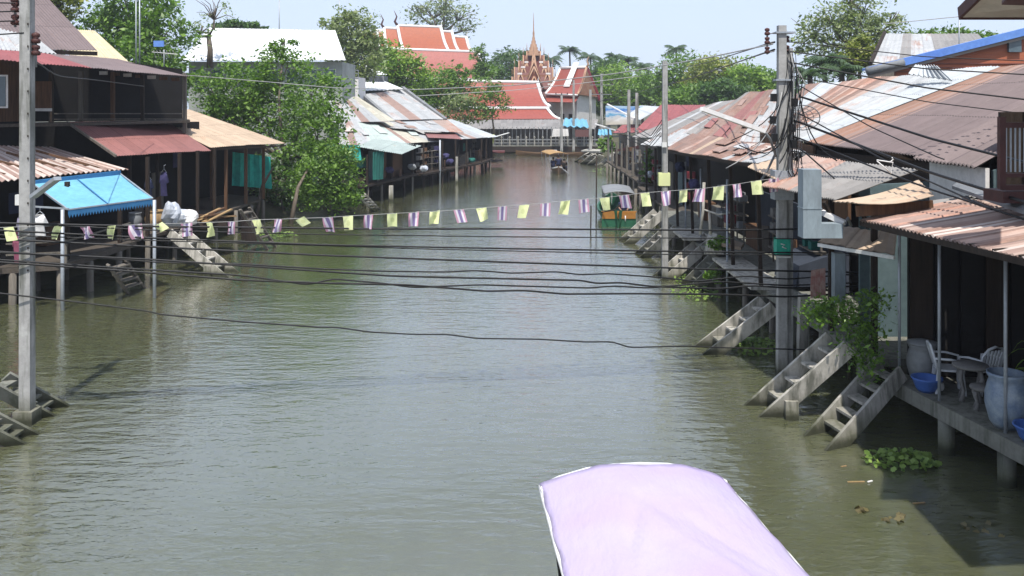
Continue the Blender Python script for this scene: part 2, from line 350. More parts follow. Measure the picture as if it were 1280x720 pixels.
# ------------------------------------------------------------------ generic builders
def piles(root, pts, ztop, r=.11, mat=None, zb=-1.2, square=False):
    for p in pts:
        m = MB(); zt = ztop
        if square: m.bar((p[0], p[1], zb), (p[0], p[1], zt), r*2)
        else: m.tube([(p[0], p[1], zb), (p[0]+random.uniform(-.04, .04), p[1], zt)], r, 8)
        m.build('piling', mat or wg, root)
def posts(root, pts, z0, z1, w=.12, mat=None):
    for p in pts:
        m = MB(); m.bar((p[0], p[1], z0), (p[0], p[1], z1(p) if callable(z1) else z1), w); m.build('post', mat or wd, root)
def roof(root, A, B, C, D, mat, name='roof', **kw):
    m = MB(); m.sheet(A, B, C, D, **kw); return m.build(name, mat, root, solid=.012)
def patches(root, A, B, C, D, n, mats, seed, L=2.2, Wd=.9):
    g_ = random.Random(seed); A, B, C, D = map(Vector, (A, B, C, D)); nr = (B-A).cross(D-A).normalized()
    if nr.z < 0: nr = -nr
    uu, vv = (B-A).normalized(), ((D-A)+(C-B)).normalized()
    for k in range(n):
        u, v = g_.uniform(.05, .85), g_.uniform(.0, .65); p = (A*(1-u)+B*u)*(1-v)+(D*(1-u)+C*u)*v+nr*g_.uniform(.05, .10); r_ = g_.uniform(-.08, .08)
        l_, w_ = L*g_.uniform(.7, 1.2), Wd*g_.uniform(.8, 2.0); du, dv = uu*w_+vv*r_*w_, vv*l_-uu*r_*l_
        m = MB(); m.sheet(p, p+du, p+du+dv+nr*.02, p+dv, pitch=.2, amp=.02, nv=3, sag=.02); m.build('patch_sheet', g_.choice(mats), root, solid=.01)
def clutter(root, front, z0, zt, inset, seed, n=3.0):
    """doors, shelves, counters and hanging strips inside an open front; parts of the house"""
    g_ = random.Random(seed)
    for a_, b_ in zip(front[:-1], front[1:]):
        a_, b_ = Vector((*a_, 0)), Vector((*b_, 0)); d = (b_-a_); L = d.length; d.normalize(); nn = Vector((d.y, -d.x, 0))
        if nn.x*inset < 0: nn = -nn
        t = .3
        while t < L-.6:
            k = g_.choice(['door', 'counter', 'shelf', 'curtain', 'board', 'counter', 'shelf']); w_ = g_.uniform(.7, 1.6); dep = g_.uniform(.35, 1.0)*abs(inset)
            p = a_+d*t+nn*dep; q = a_+d*min(L, t+w_)+nn*dep; m = MB()
            if k == 'door': m.bar(p+Vector((0, 0, z0+1)), q+Vector((0, 0, z0+1)), .05, 2.0); m.build(k, g_.choice([wb, wg, tin_wall]), root)
            elif k == 'counter': m.bar(p+Vector((0, 0, z0+.75)), q+Vector((0, 0, z0+.75)), .6, .06); m.bar(p+Vector((0, 0, z0+.37)), q+Vector((0, 0, z0+.37)), .45, .7); m.build(k, g_.choice([wg, wb, wbx]), root)
            elif k == 'shelf':
                for h_ in (.5, 1.0, 1.5): m.bar(p+Vector((0, 0, z0+h_)), q+Vector((0, 0, z0+h_)), .35, .04)
                for e in (p, q): m.bar(e+Vector((0, 0, z0)), e+Vector((0, 0, z0+1.55)), .05)
                for _ in range(6):
                    e = p.lerp(q, g_.uniform(.05, .9))+Vector((0, 0, z0+g_.choice([.52, 1.02, 1.52]))); s_ = g_.uniform(.1, .2); m.box(e.x-s_, e.y-s_, e.z, e.x+s_, e.y+s_, e.z+s_*1.6, 1)
                m.build(k, [wg, g_.choice([stone, clay, wb, purplecl, teal_d, shirt_r])], root)
            elif k == 'curtain': z = g_.uniform(zt-.9, zt-.4); m.bar(p+Vector((0, 0, z)), q+Vector((0, 0, z)), .03, .7); m.build('hanging_sheet', g_.choice([stone, teal_d, purplecl, clay, navy]), root)
            else: m.bar(p+Vector((0, 0, z0+.5)), q+Vector((0, 0, z0+.6)), .04, .9); m.build('board_panel', g_.choice([wb, wg, wbx]), root)
            t += w_+g_.uniform(.1, .9)
def quadwall(root, a, b, z0, z1a, z1b, mat, th=.08, name='wall'):
    """vertical wall from a to b (xy), top z1a at a and z1b at b"""
    a, b = Vector((a[0], a[1], 0)), Vector((b[0], b[1], 0)); d = (b-a).normalized(); n = Vector((-d.y, d.x, 0))*th/2
    m = MB(); Z = lambda z: Vector((0, 0, z))
    m.hexa([a-n+Z(z0), b-n+Z(z0), b+n+Z(z0), a+n+Z(z0)], [a-n+Z(z1a), b-n+Z(z1b), b+n+Z(z1b), a+n+Z(z1a)]); return m.build(name, mat, root)
def deck(root, poly, z, th=.12, mat=None, name='deck'):
    n = len(poly); m = MB()
    vs = [(p[0], p[1], z-th) for p in poly]+[(p[0], p[1], z) for p in poly]
    m.add(vs, [tuple(range(n))[::-1], tuple(range(n, 2*n))]+[(i, (i+1) % n, n+(i+1) % n, n+i) for i in range(n)])
    return m.build(name, mat or wbx, root)

def ladder(label, foot, top, wdir, width=.7, n=4, mat=None, depth=.3, group='steps down to the water', support=False, dz=-.5):
    foot, top, wdir = Vector(foot), Vector(top), Vector(wdir).normalized(); d = (top-foot)
    f2 = foot+d*(dz/d.z); r = thing('water_steps', label, 'steps', foot, 0, group)
    mat = mat or conc_l
    up = wdir.cross(d).normalized()
    if up.z < 0: up = -up
    for s in (0, 1):
        o = wdir*width*s; m = MB(); m.bar(f2+o, top+o, .07, depth, up); m.build('stringer', mat, r)
    k = int(n*(1-dz/d.z))
    for i in range(1, n+1):
        c = foot+d*(i/(n+.6)); a = c-wdir*-.03; hd = Vector((d.x, d.y, 0)).normalized()
        m = MB(); p = c+wdir*.04; q = c+wdir*(width-.04); m.bar(p+hd*.02, q+hd*.02, .26, .05, (0, 0, 1)); m.build('tread', mat, r)
    if support:
        m = MB(); c = foot+d*.25; m.bar(Vector((c.x, c.y, -.8))-wdir*.06, c-wdir*.06, .26, .14, (0, 1, 0)); m.build('support', mat, r)
    return r

def leaves(center_list, n, size, seed, clump=.22, flat=.5, per=30, aspect=1.6):
    """center_list: ellipsoids (c, r). returns MB with leaf quads gathered in clumps"""
    g = np.random.default_rng(seed); vol = np.array([r[0]*r[1]*r[2] for c, r in center_list]); vol = vol**(.8); vol = vol/vol.sum()
    V = []; Fc = []
    for (c, r), f in zip(center_list, vol):
        nn = max(per, int(n*f)); nc = max(3, nn//per)
        d = g.normal(size=(nc, 3)); d /= np.linalg.norm(d, axis=1)[:, None]; rad = g.uniform(.35, 1.0, nc)**.55
        cc = np.array(c)+d*rad[:, None]*np.array(r)*(1+.13*g.normal(size=(nc, 1)))
        pts = np.repeat(cc, per, axis=0); sig = clump*float(np.mean(r))
        pts = pts+g.normal(size=pts.shape)*np.array([sig, sig, sig*flat])
        V.append(pts)
    pts = np.concatenate(V); M = len(pts)
    nr = g.normal(size=(M, 3)); nr[:, 2] = np.abs(nr[:, 2])+.5; nr /= np.linalg.norm(nr, axis=1)[:, None]
    t = np.cross(nr, g.normal(size=(M, 3))); t /= np.linalg.norm(t, axis=1)[:, None]; b = np.cross(nr, t)
    sz = size*(.45+1.0*g.random((M, 1))**1.6); a = t*sz*aspect*.5; b = b*sz*.5
    quad = np.stack([pts-a, pts+b*.8-nr*sz*.1, pts+a, pts-b*.8-nr*sz*.1], axis=1).reshape(-1, 3)
    return quad
def leafobj(name, quad, mat, parent):
    o_ = worldloc(parent); q = quad-np.array(o_); M = len(q)//4
    me = bpy.data.meshes.new(name); me.vertices.add(len(q)); me.vertices.foreach_set('co', q.astype(np.float32).ravel())
    me.loops.add(len(q)); me.loops.foreach_set('vertex_index', np.arange(len(q), dtype=np.int32))
    me.polygons.add(M); me.polygons.foreach_set('loop_start', np.arange(0, len(q), 4, dtype=np.int32)); me.polygons.foreach_set('loop_total', np.full(M, 4, dtype=np.int32))
    me.materials.append(mat); me.update(calc_edges=True); me.validate()
    o = bpy.data.objects.new(name, me); COL.objects.link(o); o.parent = parent; return o
SEED = [100]
def tree(name, label, base, blobs, n, size, mat, group=None, trunk=.2, cat='tree', limbs=True, clump=.22, per=30, twigs=0):
    SEED[0] += 1; g = random.Random(SEED[0]); base = Vector(base); r = thing(name, label, cat, base, 0, group)
    q = leaves(blobs, n, size, SEED[0], clump, .6, per)
    m = MB(); zmid = min(b[0][2]-b[1][2]*.3 for b in blobs); cx = sum(b[0][0] for b in blobs)/len(blobs); cy = sum(b[0][1] for b in blobs)/len(blobs)
    fork = Vector((base.x*.6+cx*.4, base.y*.6+cy*.4, max(base.z+.6, zmid)))
    m.tube([base-Vector((0, 0, .3)), base.lerp(fork, .5)+Vector((g.uniform(-.2, .2), 0, 0)), fork], trunk, 8, trunk*.7)
    for c, rr in blobs:
        c = Vector(c); k = fork.lerp(c, .55)+Vector((g.uniform(-.3, .3), g.uniform(-.3, .3), -rr[2]*.2))
        m.tube([fork, k, c], trunk*.55, 6, trunk*.18)
        for _ in range(3+twigs):
            e = c+Vector((g.uniform(-1, 1)*rr[0], g.uniform(-1, 1)*rr[1], g.uniform(-.2, 1.0)*rr[2]))*(.85 if not twigs else 1.05); mid = c.lerp(e, .5)+Vector((g.uniform(-.2, .2), 0, .1))
            m.tube([k.lerp(c, .6), mid, e], trunk*.2, 5, trunk*.05)
    m.build('trunk', bark, r); leafobj('crown', q, mat, r); return r
def pblob(px, py, Y, rpx, rpy, ry=None):
    c = P(px, py, Y); k = Y/F; return ((c.x, c.y, c.z), (rpx*k, ry if ry else rpx*k*.8, rpy*k))

exec_parts = []
# ------------------------------------------------------------------ RIGHT BANK HOUSES
def floor_pt(px, z, X): Y = X*F/(px-640); return Vector((X, Y, z))
# nearest open shop under the striped rusty roof
r = thing('open_shop', 'nearest open shop on the right bank under a striped rusty roof', 'shop', (9, 14, 0))
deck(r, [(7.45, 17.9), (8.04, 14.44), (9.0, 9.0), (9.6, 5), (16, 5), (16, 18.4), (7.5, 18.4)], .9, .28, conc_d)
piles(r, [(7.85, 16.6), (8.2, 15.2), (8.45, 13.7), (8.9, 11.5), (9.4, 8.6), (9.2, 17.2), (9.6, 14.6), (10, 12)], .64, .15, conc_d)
roof(r, P(1075, 275, 17.2), P(1335, 334, 10.4), P(1640, 282, 10.4), P(1205, 248, 17.4), [r_rust, r_pink, r_pale, r_line], pitch=.15, amp=.022, nv=8, sag=.03,
     stripes=[(q, m_) for q, m_ in zip([.03, .02, .045, .02, .03, .015, .05, .02, .025, .015, .04, .03, .02, .05, .02, .03, .02, .06, .02, .03]*2, [1, 3, 0, 3, 1, 2, 3, 1, 3, 2, 0, 1, 3, 0, 2, 3, 2, 3, 1, 0]*2)])
roof(r, P(1205, 246, 17.5), P(1640, 280, 10.3), P(2100, 330, 10.2), P(1420, 240, 17.5), r_grey, name='upper_roof', pitch=.2, amp=.02, nv=3)
m = MB(); m.sheet((7.5, 17.15, 4.22), (7.5, 18.5, 4.22), (13, 18.5, 4.95), (13, 17.15, 4.95), pitch=.2, amp=.015); m.build('sun_block_sheet', r_grey, r, solid=.01)  # added roof piece that blocks the sun from the end wall
m = MB(); m.bar(P(1076, 279, 17.25), P(1333, 340, 10.45), .05, .09); m.build('fascia', wd, r)
for k in range(10):
    a = P(1076, 281, 17.25).lerp(P(1333, 342, 10.45), (k+.5)/10); m = MB(); m.bar(a+Vector((0, 0, .05)), a+Vector((3.0, .1, .28)), .06, .09); m.build('rafter', wd, r)
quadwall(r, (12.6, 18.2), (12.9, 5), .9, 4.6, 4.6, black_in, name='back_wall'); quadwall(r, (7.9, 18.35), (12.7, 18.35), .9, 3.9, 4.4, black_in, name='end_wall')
clutter(r, [(10.4, 17.8), (10.4, 9)], .9, 3.6, 1.6, 12)
for k in range(9):
    x = 8.1+k*.5; m = MB(); m.bar((x, 18.2, .9), (x, 18.2, 3.9), .44, .03, (0, 1, 0)); m.build('wall_board', [wd, black_in, black_in][k % 3], r)  # most boards coloured near black in place of interior shade
for (x, y) in ((7.62, 18.1), (7.78, 16.75), (8.1, 15.1), (8.8, 11.2)):
    m = MB(); m.tube([(x, y, .9), (x, y, 4.25)], .03, 8); m.build('steel_post', steel, r)
m = MB(); m.bar((10.9, 9, 2.9), (10.6, 17.9, 2.9), .06, .4); m.bar((11.6, 17.5, .9), (11.6, 17.5, 2.9), .5, .1); m.build('shelf', wd, r)
# things on that deck
def jar(loc, rad, h, mat, label, name='water_jar', cat='jar', prof=None, group=None, lid=None):
    t = thing(name, label, cat, loc, 0, group); m = MB()
    pr = prof or [(.55, 0), (.8, .12), (1.0, .42), (1.0, .62), (.86, .82), (.80, .88), (.90, .94), (.93, 1.0), (.84, 1.0), (.78, .9), (.2, .88)]
    m.lathe(loc, [(rr*rad, z*h) for rr, z in [(0, 0)]+pr+[(0, pr[-1][1])]], 24); m.build('vessel', mat, t)
    if lid:
        m = MB(); m.lathe(Vector(loc)+Vector((0, 0, h)), [(0, .0), (rad*.98, .0), (rad*.98, .04), (rad*.3, .09), (0, .10)], 24); m.build('lid', lid, t)
    return t
bowl_p = [(.55, 0), (.75, .25), (.95, .8), (1.05, .9), (1.05, 1), (.93, .98), (.7, .3), (.5, .12)]
Dk = .9
def D(px, py): return G(px, py, Dk)
jar(D(1153, 476), .29, .72, clay, 'big grey clay water jar with a rim, on the concrete deck behind the blue basin', lid=clay)
jar(D(1152, 489)+Vector((.1, 0, 0)), .27, .27, bluep, 'blue plastic basin on the deck edge in front of the grey jar', 'basin', 'basin', bowl_p)
jar(D(1168, 488)+Vector((.12, 0, 0)), .06, .14, whitem, 'small white pot between the blue basin and the white chair', 'small_pot', 'pot')
jar(D(1258, 534), .33, .92, ceramic, 'large white jar with blue leaf pattern at the right edge of the deck', 'ornamental_jar', 'jar')
jar(G(1275, 548, .9)+Vector((.15, -.15, 0)), .30, .27, bluep, 'blue plastic bowl on the deck below the blue and white jar', 'bowl', 'bowl', bowl_p)
def plastic_chair(loc, rz, label):
    t = thing('plastic_chair', label, 'chair', loc, rz)
    def pt(fn, nm): m = MB(); fn(m); return m.build(nm, plast, t, origin=None)
    L = Vector(loc)
    def seat(m): m.box(L.x-.22, L.y-.22, L.z+.42, L.x+.22, L.y+.22, L.z+.455)
    pt(seat, 'seat')
    for sx in (-1, 1):
        for sy in (-1, 1):
            pt(lambda m: m.bar(L+Vector((sx*.25, sy*.24, 0)), L+Vector((sx*.2, sy*.2, .43)), .045, .06), 'leg')
    def back(m):
        for k in range(6):
            x = -.19+k*.076; m.bar(L+Vector((x*.95, .21, .45)), L+Vector((x*1.1, .32, .84)), .04, .02)
        m.tube([L+Vector((-.25, .22, .45)), L+Vector((-.25, .30, .75)), L+Vector((-.16, .34, .88)), L+Vector((0, .345, .92)), L+Vector((.16, .34, .88)), L+Vector((.25, .30, .75)), L+Vector((.25, .22, .45))], .025, 6)
    pt(back, 'backrest')
    for sx in (-1, 1):
        pt(lambda m: m.tube([L+Vector((sx*.25, -.22, .42)), L+Vector((sx*.27, -.22, .62)), L+Vector((sx*.28, 0, .66)), L+Vector((sx*.26, .27, .66))], .022, 6), 'armrest')
    return t
plastic_chair(D(1190, 492)+Vector((0, .15, 0)), R(75), 'white plastic armchair on the shaded deck next to the grey water jar')
plastic_chair(D(1236, 500)+Vector((.1, .5, 0)), R(200), 'grey white plastic armchair behind the small carved table')
def carved(loc, label, h=.62, rt=.33, name='stone_stool', cat='stool'):
    t = thing(name, label, cat, loc); L = Vector(loc); m = MB(); m.lathe(L+Vector((0, 0, h-.06)), [(0, 0), (rt, 0), (rt*1.05, .03), (rt, .06), (0, .06)], 20); m.build('top', stone, t)
    for k in range(4):
        a = k*math.pi/2+.4; e = Vector((math.cos(a), math.sin(a), 0)); m = MB()
        m.tube([L+e*rt*.75, L+e*rt*.55+Vector((0, 0, h*.3)), L+e*rt*.85+Vector((0, 0, h*.65)), L+e*rt*.7+Vector((0, 0, h-.05))], [.045, .03, .045, .03], 6); m.build('leg', stone, t)
    return t
carved(D(1213, 500), 'small round carved grey table between the two plastic chairs', .66, .30, 'carved_table', 'table')
carved(D(1228, 512), 'low carved grey stool in front of the round carved table', .42, .2)

# second house: stacked brown and purple roofs, duct, lean-to
r = thing('patched_house', 'house with brown and purple tin roofs above a grey lean-to on the right', 'house', (10, 22, 0))
roof(r, P(1008, 178, 28.4), P(1150, 195, 20.3), P(1400, 72, 21.2), P(1250, 84, 26.4), [r_purple, r_orange, r_pink, r_line], pitch=.16, amp=.018, nv=8, stripes=[(.05, 1), (.015, 2), (.05, 1), (.03, 3), (.06, 1), (.05, 3), (.02, 1), (.03, 0), (.02, 3), (.67, 0)])
roof(r, P(1141, 198, 20.45), P(1217, 208, 17.8), P(1480, 62, 18.6), P(1396, 75, 21.1), r_purple, pitch=.15, amp=.03, nv=8, name='near_roof')
roof(r, P(950, 232, 21.0), P(1043, 249, 17.8), P(1147, 213, 18.1), P(1008, 194, 24.4), [r_pink, r_grey], pitch=.16, amp=.018, name='lean_to_roof', stripes=[(.42, 0), (.58, 1)])
roof(r, P(1040, 251, 17.6), P(1070, 254, 16.75), P(1167, 243, 16.6), P(1148, 224, 18.1), r_tan, pitch=.3, amp=.012, name='tan_sheet', curve=.08)
roof(r, P(1022, 303, 19.5), P(1118, 319, 17.7), P(1121, 289, 18.7), P(1050, 283, 20.8), r_tan, pitch=.3, amp=.01, name='canopy')
m = MB(); m.bar(P(1023, 306, 19.5), P(1118, 322, 17.7), .05, .07); m.build('canopy_beam', whitem, r)
quadwall(r, (9.25, 20.3), (9.25, 17.9), 3.6, 5.05, 5.05, trim_w, name='gable_wall')
quadwall(r, (9.3, 28), (9.3, 20.4), .9, 4.9, 5.0, wd, name='front_wall'); quadwall(r, (7.7, 20.4), (13.6, 20.4), .9, 4.5, 4.8, tin_wall, name='side_wall')
quadwall(r, (9.4, 18.0), (13.6, 18.0), 3.6, 5.0, 6.6, tin_wall, name='upper_side_wall'); quadwall(r, (14, 30), (14, 18), .9, 7, 7, wd, name='rear_wall')
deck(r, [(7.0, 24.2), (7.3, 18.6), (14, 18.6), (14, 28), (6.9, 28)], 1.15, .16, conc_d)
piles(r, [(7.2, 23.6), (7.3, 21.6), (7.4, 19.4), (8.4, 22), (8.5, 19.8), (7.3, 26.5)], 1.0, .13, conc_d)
posts(r, [(7.2, 23.9), (7.25, 20.9), (7.4, 18.8)], 1.15, 4.35, .11)
m = MB(); m.bar(P(1048, 316, 19.3), P(1048, 378, 19.3), .22, .22); m.build('pillar', duct_m, r)
m = MB(); m.bar(P(1070, 264, 16.9), P(1166, 257, 16.9), .05, .2); m.build('beam', wb, r)
for a, b in (((1030, 252, 17.6), (1046, 285, 18)), ((1075, 258, 17.3), (1085, 284, 18))):
    m = MB(); m.bar(P(*a), P(*b), .06); m.build('brace', wd, r)
m = MB(); p0, p1, p2 = P(1004, 298, 17.3), P(1027, 212, 17.3), P(1054, 280, 17.3); m.box(p0.x, 17.3, p0.z, p1.x, 17.62, p1.z); m.box(p1.x, 17.31, p0.z, p2.x, 17.6, p2.z); m.box(p0.x-.01, 17.29, p0.z+.55, p1.x+.01, 17.63, p0.z+.57); o = m.build('vent_duct', duct_m); tag(o, 'pale blue grey box duct standing above the small tan canopy beside the power pole', 'duct')
# window grille house at the right edge
r = thing('balcony_house', 'two storey house at the right edge with a maroon window grille', 'house', (9.5, 13, 0))
m = MB()
pa, pb = P(1252, 150, 14.2), P(1252, 236, 14.2); x0, z1, z0 = pa.x, pa.z, pb.z
m.bar((x0, 14.2, z0), (x0, 14.2, z1+.05), .09); m.build('corner_post', maroon, r)
for i, (za, zb, nm) in enumerate(((z1-.12, z1-.04, 'top_rail'), (z0+.18, z0+.24, 'mid_rail'), (z0-.02, z0+.06, 'bottom_rail'))):
    m = MB(); m.box(x0, 14.16, za, x0+4.5, 14.24, zb); m.build(nm, maroon, r)
m = MB()
for k in range(60): m.box(x0+.06+k*.07, 14.19, z0+.26, x0+.08+k*.07, 14.21, z1-.12)
m.build('grille', steel, r)
m = MB(); m.box(x0, 14.15, z0-.22, x0+5, 14.75, z0-.04); m.build('balcony_floor', maroon, r)
quadwall(r, (x0+1.5, 17.1), (x0+6, 17.1), 4.7, 6.15, 6.2, wd, name='wall')
m = MB(); m.hexa([P(1190, 236, 18.2), P(1330, 286, 12.2), P(1345, 278, 12.2), P(1200, 228, 18.2)], [P(1190, 232, 18.2), P(1330, 281, 12.2), P(1345, 273, 12.2), P(1200, 225, 18.2)]); m.build('gutter', greym, r)
s0, s1, s2, s3 = P(1202, 22, 14), P(1620, 22, 14), Vector((9.5, 9.0, P(1202, 22, 14).z)), P(1228, -3, 13.2); zz = Vector((0, 0, .05))
m = MB(); m.hexa([s0, s1, s2, s3], [s0+zz, s1+zz, s2+zz, s3+zz]); m.build('eave_soffit', cream_wall, r)
m = MB(); m.bar(s0+Vector((-.03, 0, .07)), s3+Vector((-.03, 0, .07)), .05, .17); m.bar(s0+Vector((-.02, .02, .0)), s1+Vector((0, .02, .0)), .05, .06); m.build('fascia_board', maroon, r)
m = MB(); up = Vector((1.2, 0, .45)); m.hexa([s0+zz*3, s1+zz*3, s2+zz*3, s3+zz*3], [s0+zz*4, s1+zz*4+Vector((0, 0, 1)), s2+zz*4+Vector((0, 0, 1)), s3+zz*4]); m.build('roof', r_redbrown, r)
m = MB(); m.hexa([P(1252, 6, 12.2), P(1330, 8, 12.2), P(1340, -8, 11), P(1262, -8, 11)], [v+zz for v in (P(1252, 6, 12.2), P(1330, 8, 12.2), P(1340, -8, 11), P(1262, -8, 11))]); m.build('eave_beam', maroon, r)
m = MB(); m.box(9.5, 13.5, 4.6, 14, 16.9, 8.9); m.build('upper_wall', wd, r)

# third: rusty striped roof
r = thing('striped_roof_house', 'house with wide rusty roof patched with white tin sheets', 'house', (11, 32, 0))
roof(r, P(960, 152, 35), P(1008, 178, 28.5), P(1250, 82, 26.5), P(1008, 106, 44.5), [r_rust, r_white, r_orange, r_pink, r_zinc], pitch=.18, amp=.02, nv=10, sag=.05,
     stripes=[(.12, 0), (.13, 1), (.03, 4), (.05, 0), (.03, 3), (.05, 0), (.02, 3), (.06, 2), (.03, 3), (.05, 0), (.04, 3), (.22, 4), (.17, 1)])
m = MB(); a, b = P(1135, 96, 29.8), P(1190, 104, 27); m.sheet(a+Vector((0, 0, .08)), b+Vector((0, 0, .08)), P(1170, 88, 28.2)+Vector((0, 0, .15)), P(1145, 86, 30)+Vector((0, 0, .12)), pitch=.35, amp=.04, nv=2); m.build('loose_sheet', r_white, r, solid=.02)
quadwall(r, (9.2, 34), (9.2, 28), .9, 5.3, 5.0, wb, name='front_wall'); quadwall(r, (9.3, 28.2), (14, 28.2), .9, 4.9, 6.9, wd, name='side_wall'); quadwall(r, (14, 44), (14, 27), .9, 7, 7, wd, name='rear_wall')
# fourth and fifth: brown eaves along the water
r = thing('long_eave_house', 'long low house with rusty brown eaves along the right walkway', 'house', (10, 34, 0))
roof(r, P(832, 187, 37.7), P(946, 205, 24.2), P(1004, 187, 27.2), P(866, 167, 43), [r_rust, r_pink, r_zinc, r_tan], pitch=.2, amp=.02, nv=6, stripes=[(.2, 0), (.04, 1), (.1, 0), (.05, 3), (.12, 0), (.06, 1), (.14, 0), (.05, 2), (.06, 0), (.06, 1), (.12, 2)], sag=.05)
roof(r, P(858, 167, 47), P(975, 187, 31), P(990, 110, 46.0), P(932, 116, 54.5), [r_rust, r_zinc, r_redbrown, r_grey], pitch=.22, amp=.02, nv=8, stripes=[(.12, 3), (.24, 0), (.14, 2), (.15, 0), (.2, 1), (.15, 0)], name='upper_roof', sag=.06)
roof(r, P(934, 208, 23.8), P(968, 224, 20.9), P(1010, 203, 24.0), P(962, 193, 26.5), [r_tan, r_pink], pitch=.2, amp=.015, name='small_roof')
m = MB(); m.bar(P(866, 171, 43), P(1004, 192, 27.2), .15, .14); m.build('valley_beam', greym, r)
m = MB(); m.bar(P(832, 189, 37.8), P(946, 208, 24.3), .06, .1); m.build('eave_beam', wd, r)
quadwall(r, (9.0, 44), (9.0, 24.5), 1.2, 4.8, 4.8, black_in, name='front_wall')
quadwall(r, (8.9, 33.5), (8.9, 24.4), 1.25, 3.2, 3.2, navy_in, name='roller_shutter'); quadwall(r, (8.88, 27.5), (8.88, 24.2), 3.25, 4.6, 4.6, wb, name='board_panel')
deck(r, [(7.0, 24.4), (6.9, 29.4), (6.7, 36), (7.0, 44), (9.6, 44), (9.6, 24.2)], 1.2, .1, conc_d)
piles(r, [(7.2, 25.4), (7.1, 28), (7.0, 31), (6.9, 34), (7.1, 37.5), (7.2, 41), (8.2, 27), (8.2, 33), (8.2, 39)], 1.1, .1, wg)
for px, X in ((909, 6.85), (876, 7.0), (857, 7.2)):
    Y = X*F/(px-640); m = MB(); m.tube([(X, Y, -.6), (X, Y, 3.9)], .035, 8); m.build('steel_post', steel, r)
for i in range(6):
    y = 25.5+i*3.2; m = MB(); m.bar((6.9, y, 1.2), (6.8, y, 4.55), .1); m.build('post', wd, r)
for i in range(4):
    y = 25.2+i*1.25; m = MB(); m.box(6.55, y, 1.2, 7.55, y+1.18, 1.28); m.build('slab', conc_l, r)
m = MB(); m.box(6.3, 33.8, 1.28, 7.4, 36.6, 1.36); m.build('slab', conc_l, r)
m = MB(); m.hexa([P(902, 308, 29.5), P(926, 313, 29), P(930, 308, 30), P(912, 302, 31)], [P(902, 304, 29.5), P(926, 309, 29), P(930, 304, 30), P(912, 298, 31)]); m.build('small_tin_cover', r_tan, r)

clutter(r, [(8.2, 43.5), (8.1, 25)], 1.2, 4.0, .6, 5)
patches(r, P(832, 187, 37.7), P(946, 205, 24.2), P(1004, 187, 27.2), P(866, 167, 43), 7, [r_rust, r_line, r_zinc, r_pale], 6, 1.6, .8)
patches(r, P(858, 167, 47), P(975, 187, 31), P(990, 110, 46.0), P(932, 116, 54.5), 7, [r_rust, r_line, r_grey, r_redbrown], 8, 2.4, .8)
r = thing('grey_roof_house', 'low house with patched grey tin roof between the red roof and the rusty roofs', 'house', (12, 55, 0))
roof(r, P(790, 172, 60), P(862, 170, 48), P(948, 118, 56), P(880, 132, 68), [r_grey, r_zinc, r_rust], pitch=.25, amp=.02, nv=6, stripes=[(.3, 0), (.12, 1), (.2, 0), (.14, 2), (.1, 1), (.14, 0)], sag=.06)
roof(r, P(800, 181, 52), P(850, 184, 44), P(880, 163, 47), P(835, 161, 58), r_zinc, name='lower_roof', pitch=.25, amp=.02)
quadwall(r, (9.2, 58), (9.2, 44.2), .9, 4.5, 4.6, black_in, name='front_wall'); deck(r, [(7.6, 44.2), (7.9, 58), (10, 58), (10, 44.2)], 1.1, .1, wbx)
piles(r, [(7.7, 45+2.5*i) for i in range(6)], 1.0, .1); posts(r, [(7.7, 46), (7.8, 50), (7.9, 54)], 1.1, 3.9, .12)
quadwall(r, (9.3, 44.3), (14, 44.3), .9, 4.7, 5, wd, name='side_wall')

clutter(r, [(8.6, 57.5), (8.4, 44.5)], 1.1, 4.0, .6, 6)
r = thing('red_roof_house', 'house with a faded red tin roof by the billboard on the far right bank', 'house', (13, 75, 0))
roof(r, P(795, 162, 68), P(866, 160, 60), P(882, 131, 68), P(826, 131, 76), r_red, pitch=.3, amp=.02, nv=6)
roof(r, P(766, 166, 80), P(800, 166, 70), P(816, 155, 74), P(778, 156, 84), r_red, pitch=.3, amp=.02, nv=4, name='low_roof')
roof(r, P(782, 146, 80), P(800, 150, 74), P(828, 133, 78), P(800, 132, 84), r_white, pitch=.3, amp=.02, nv=4, name='white_strip')
quadwall(r, (9.8, 84), (9.6, 60), .9, 3.6, 3.8, wg, name='front_wall'); quadwall(r, (9.8, 60.2), (15, 60.2), .9, 4, 6, wd, name='side_wall')
deck(r, [(8.4, 60), (8.6, 84), (10.5, 84), (10.5, 60)], 1.1, .12, wbx); piles(r, [(8.5, 61+3*i) for i in range(8)], 1.0, .12)
posts(r, [(8.6, 62+3.4*i) for i in range(7)], 1.1, 3.2, .14, wg)
clutter(r, [(9.0, 83), (8.8, 60.5)], 1.1, 3.2, .6, 8)
r = thing('red_canopy', 'long thin red roof on posts over a landing in front of the far right houses', 'canopy', (8, 72, 0))
m = MB(); m.hexa([P(768, 190, 78), P(816, 183, 66), P(826, 181, 67), P(780, 187, 80)], [P(768, 187, 78), P(816, 179, 66), P(826, 178, 67), P(780, 185, 80)]); m.build('roof', r_red, r)
for px, Y in ((783, 74), (770, 77.5), (806, 68), (815, 66.5)):
    a = P(px, 186, Y); m = MB(); m.bar((a.x, a.y, -.8), a, .14); m.build('post', wd, r)
m = MB(); m.bar((7.6, 60, .55), (9.6, 58, .55), 1.6, .18); m.build('landing', wd, r)
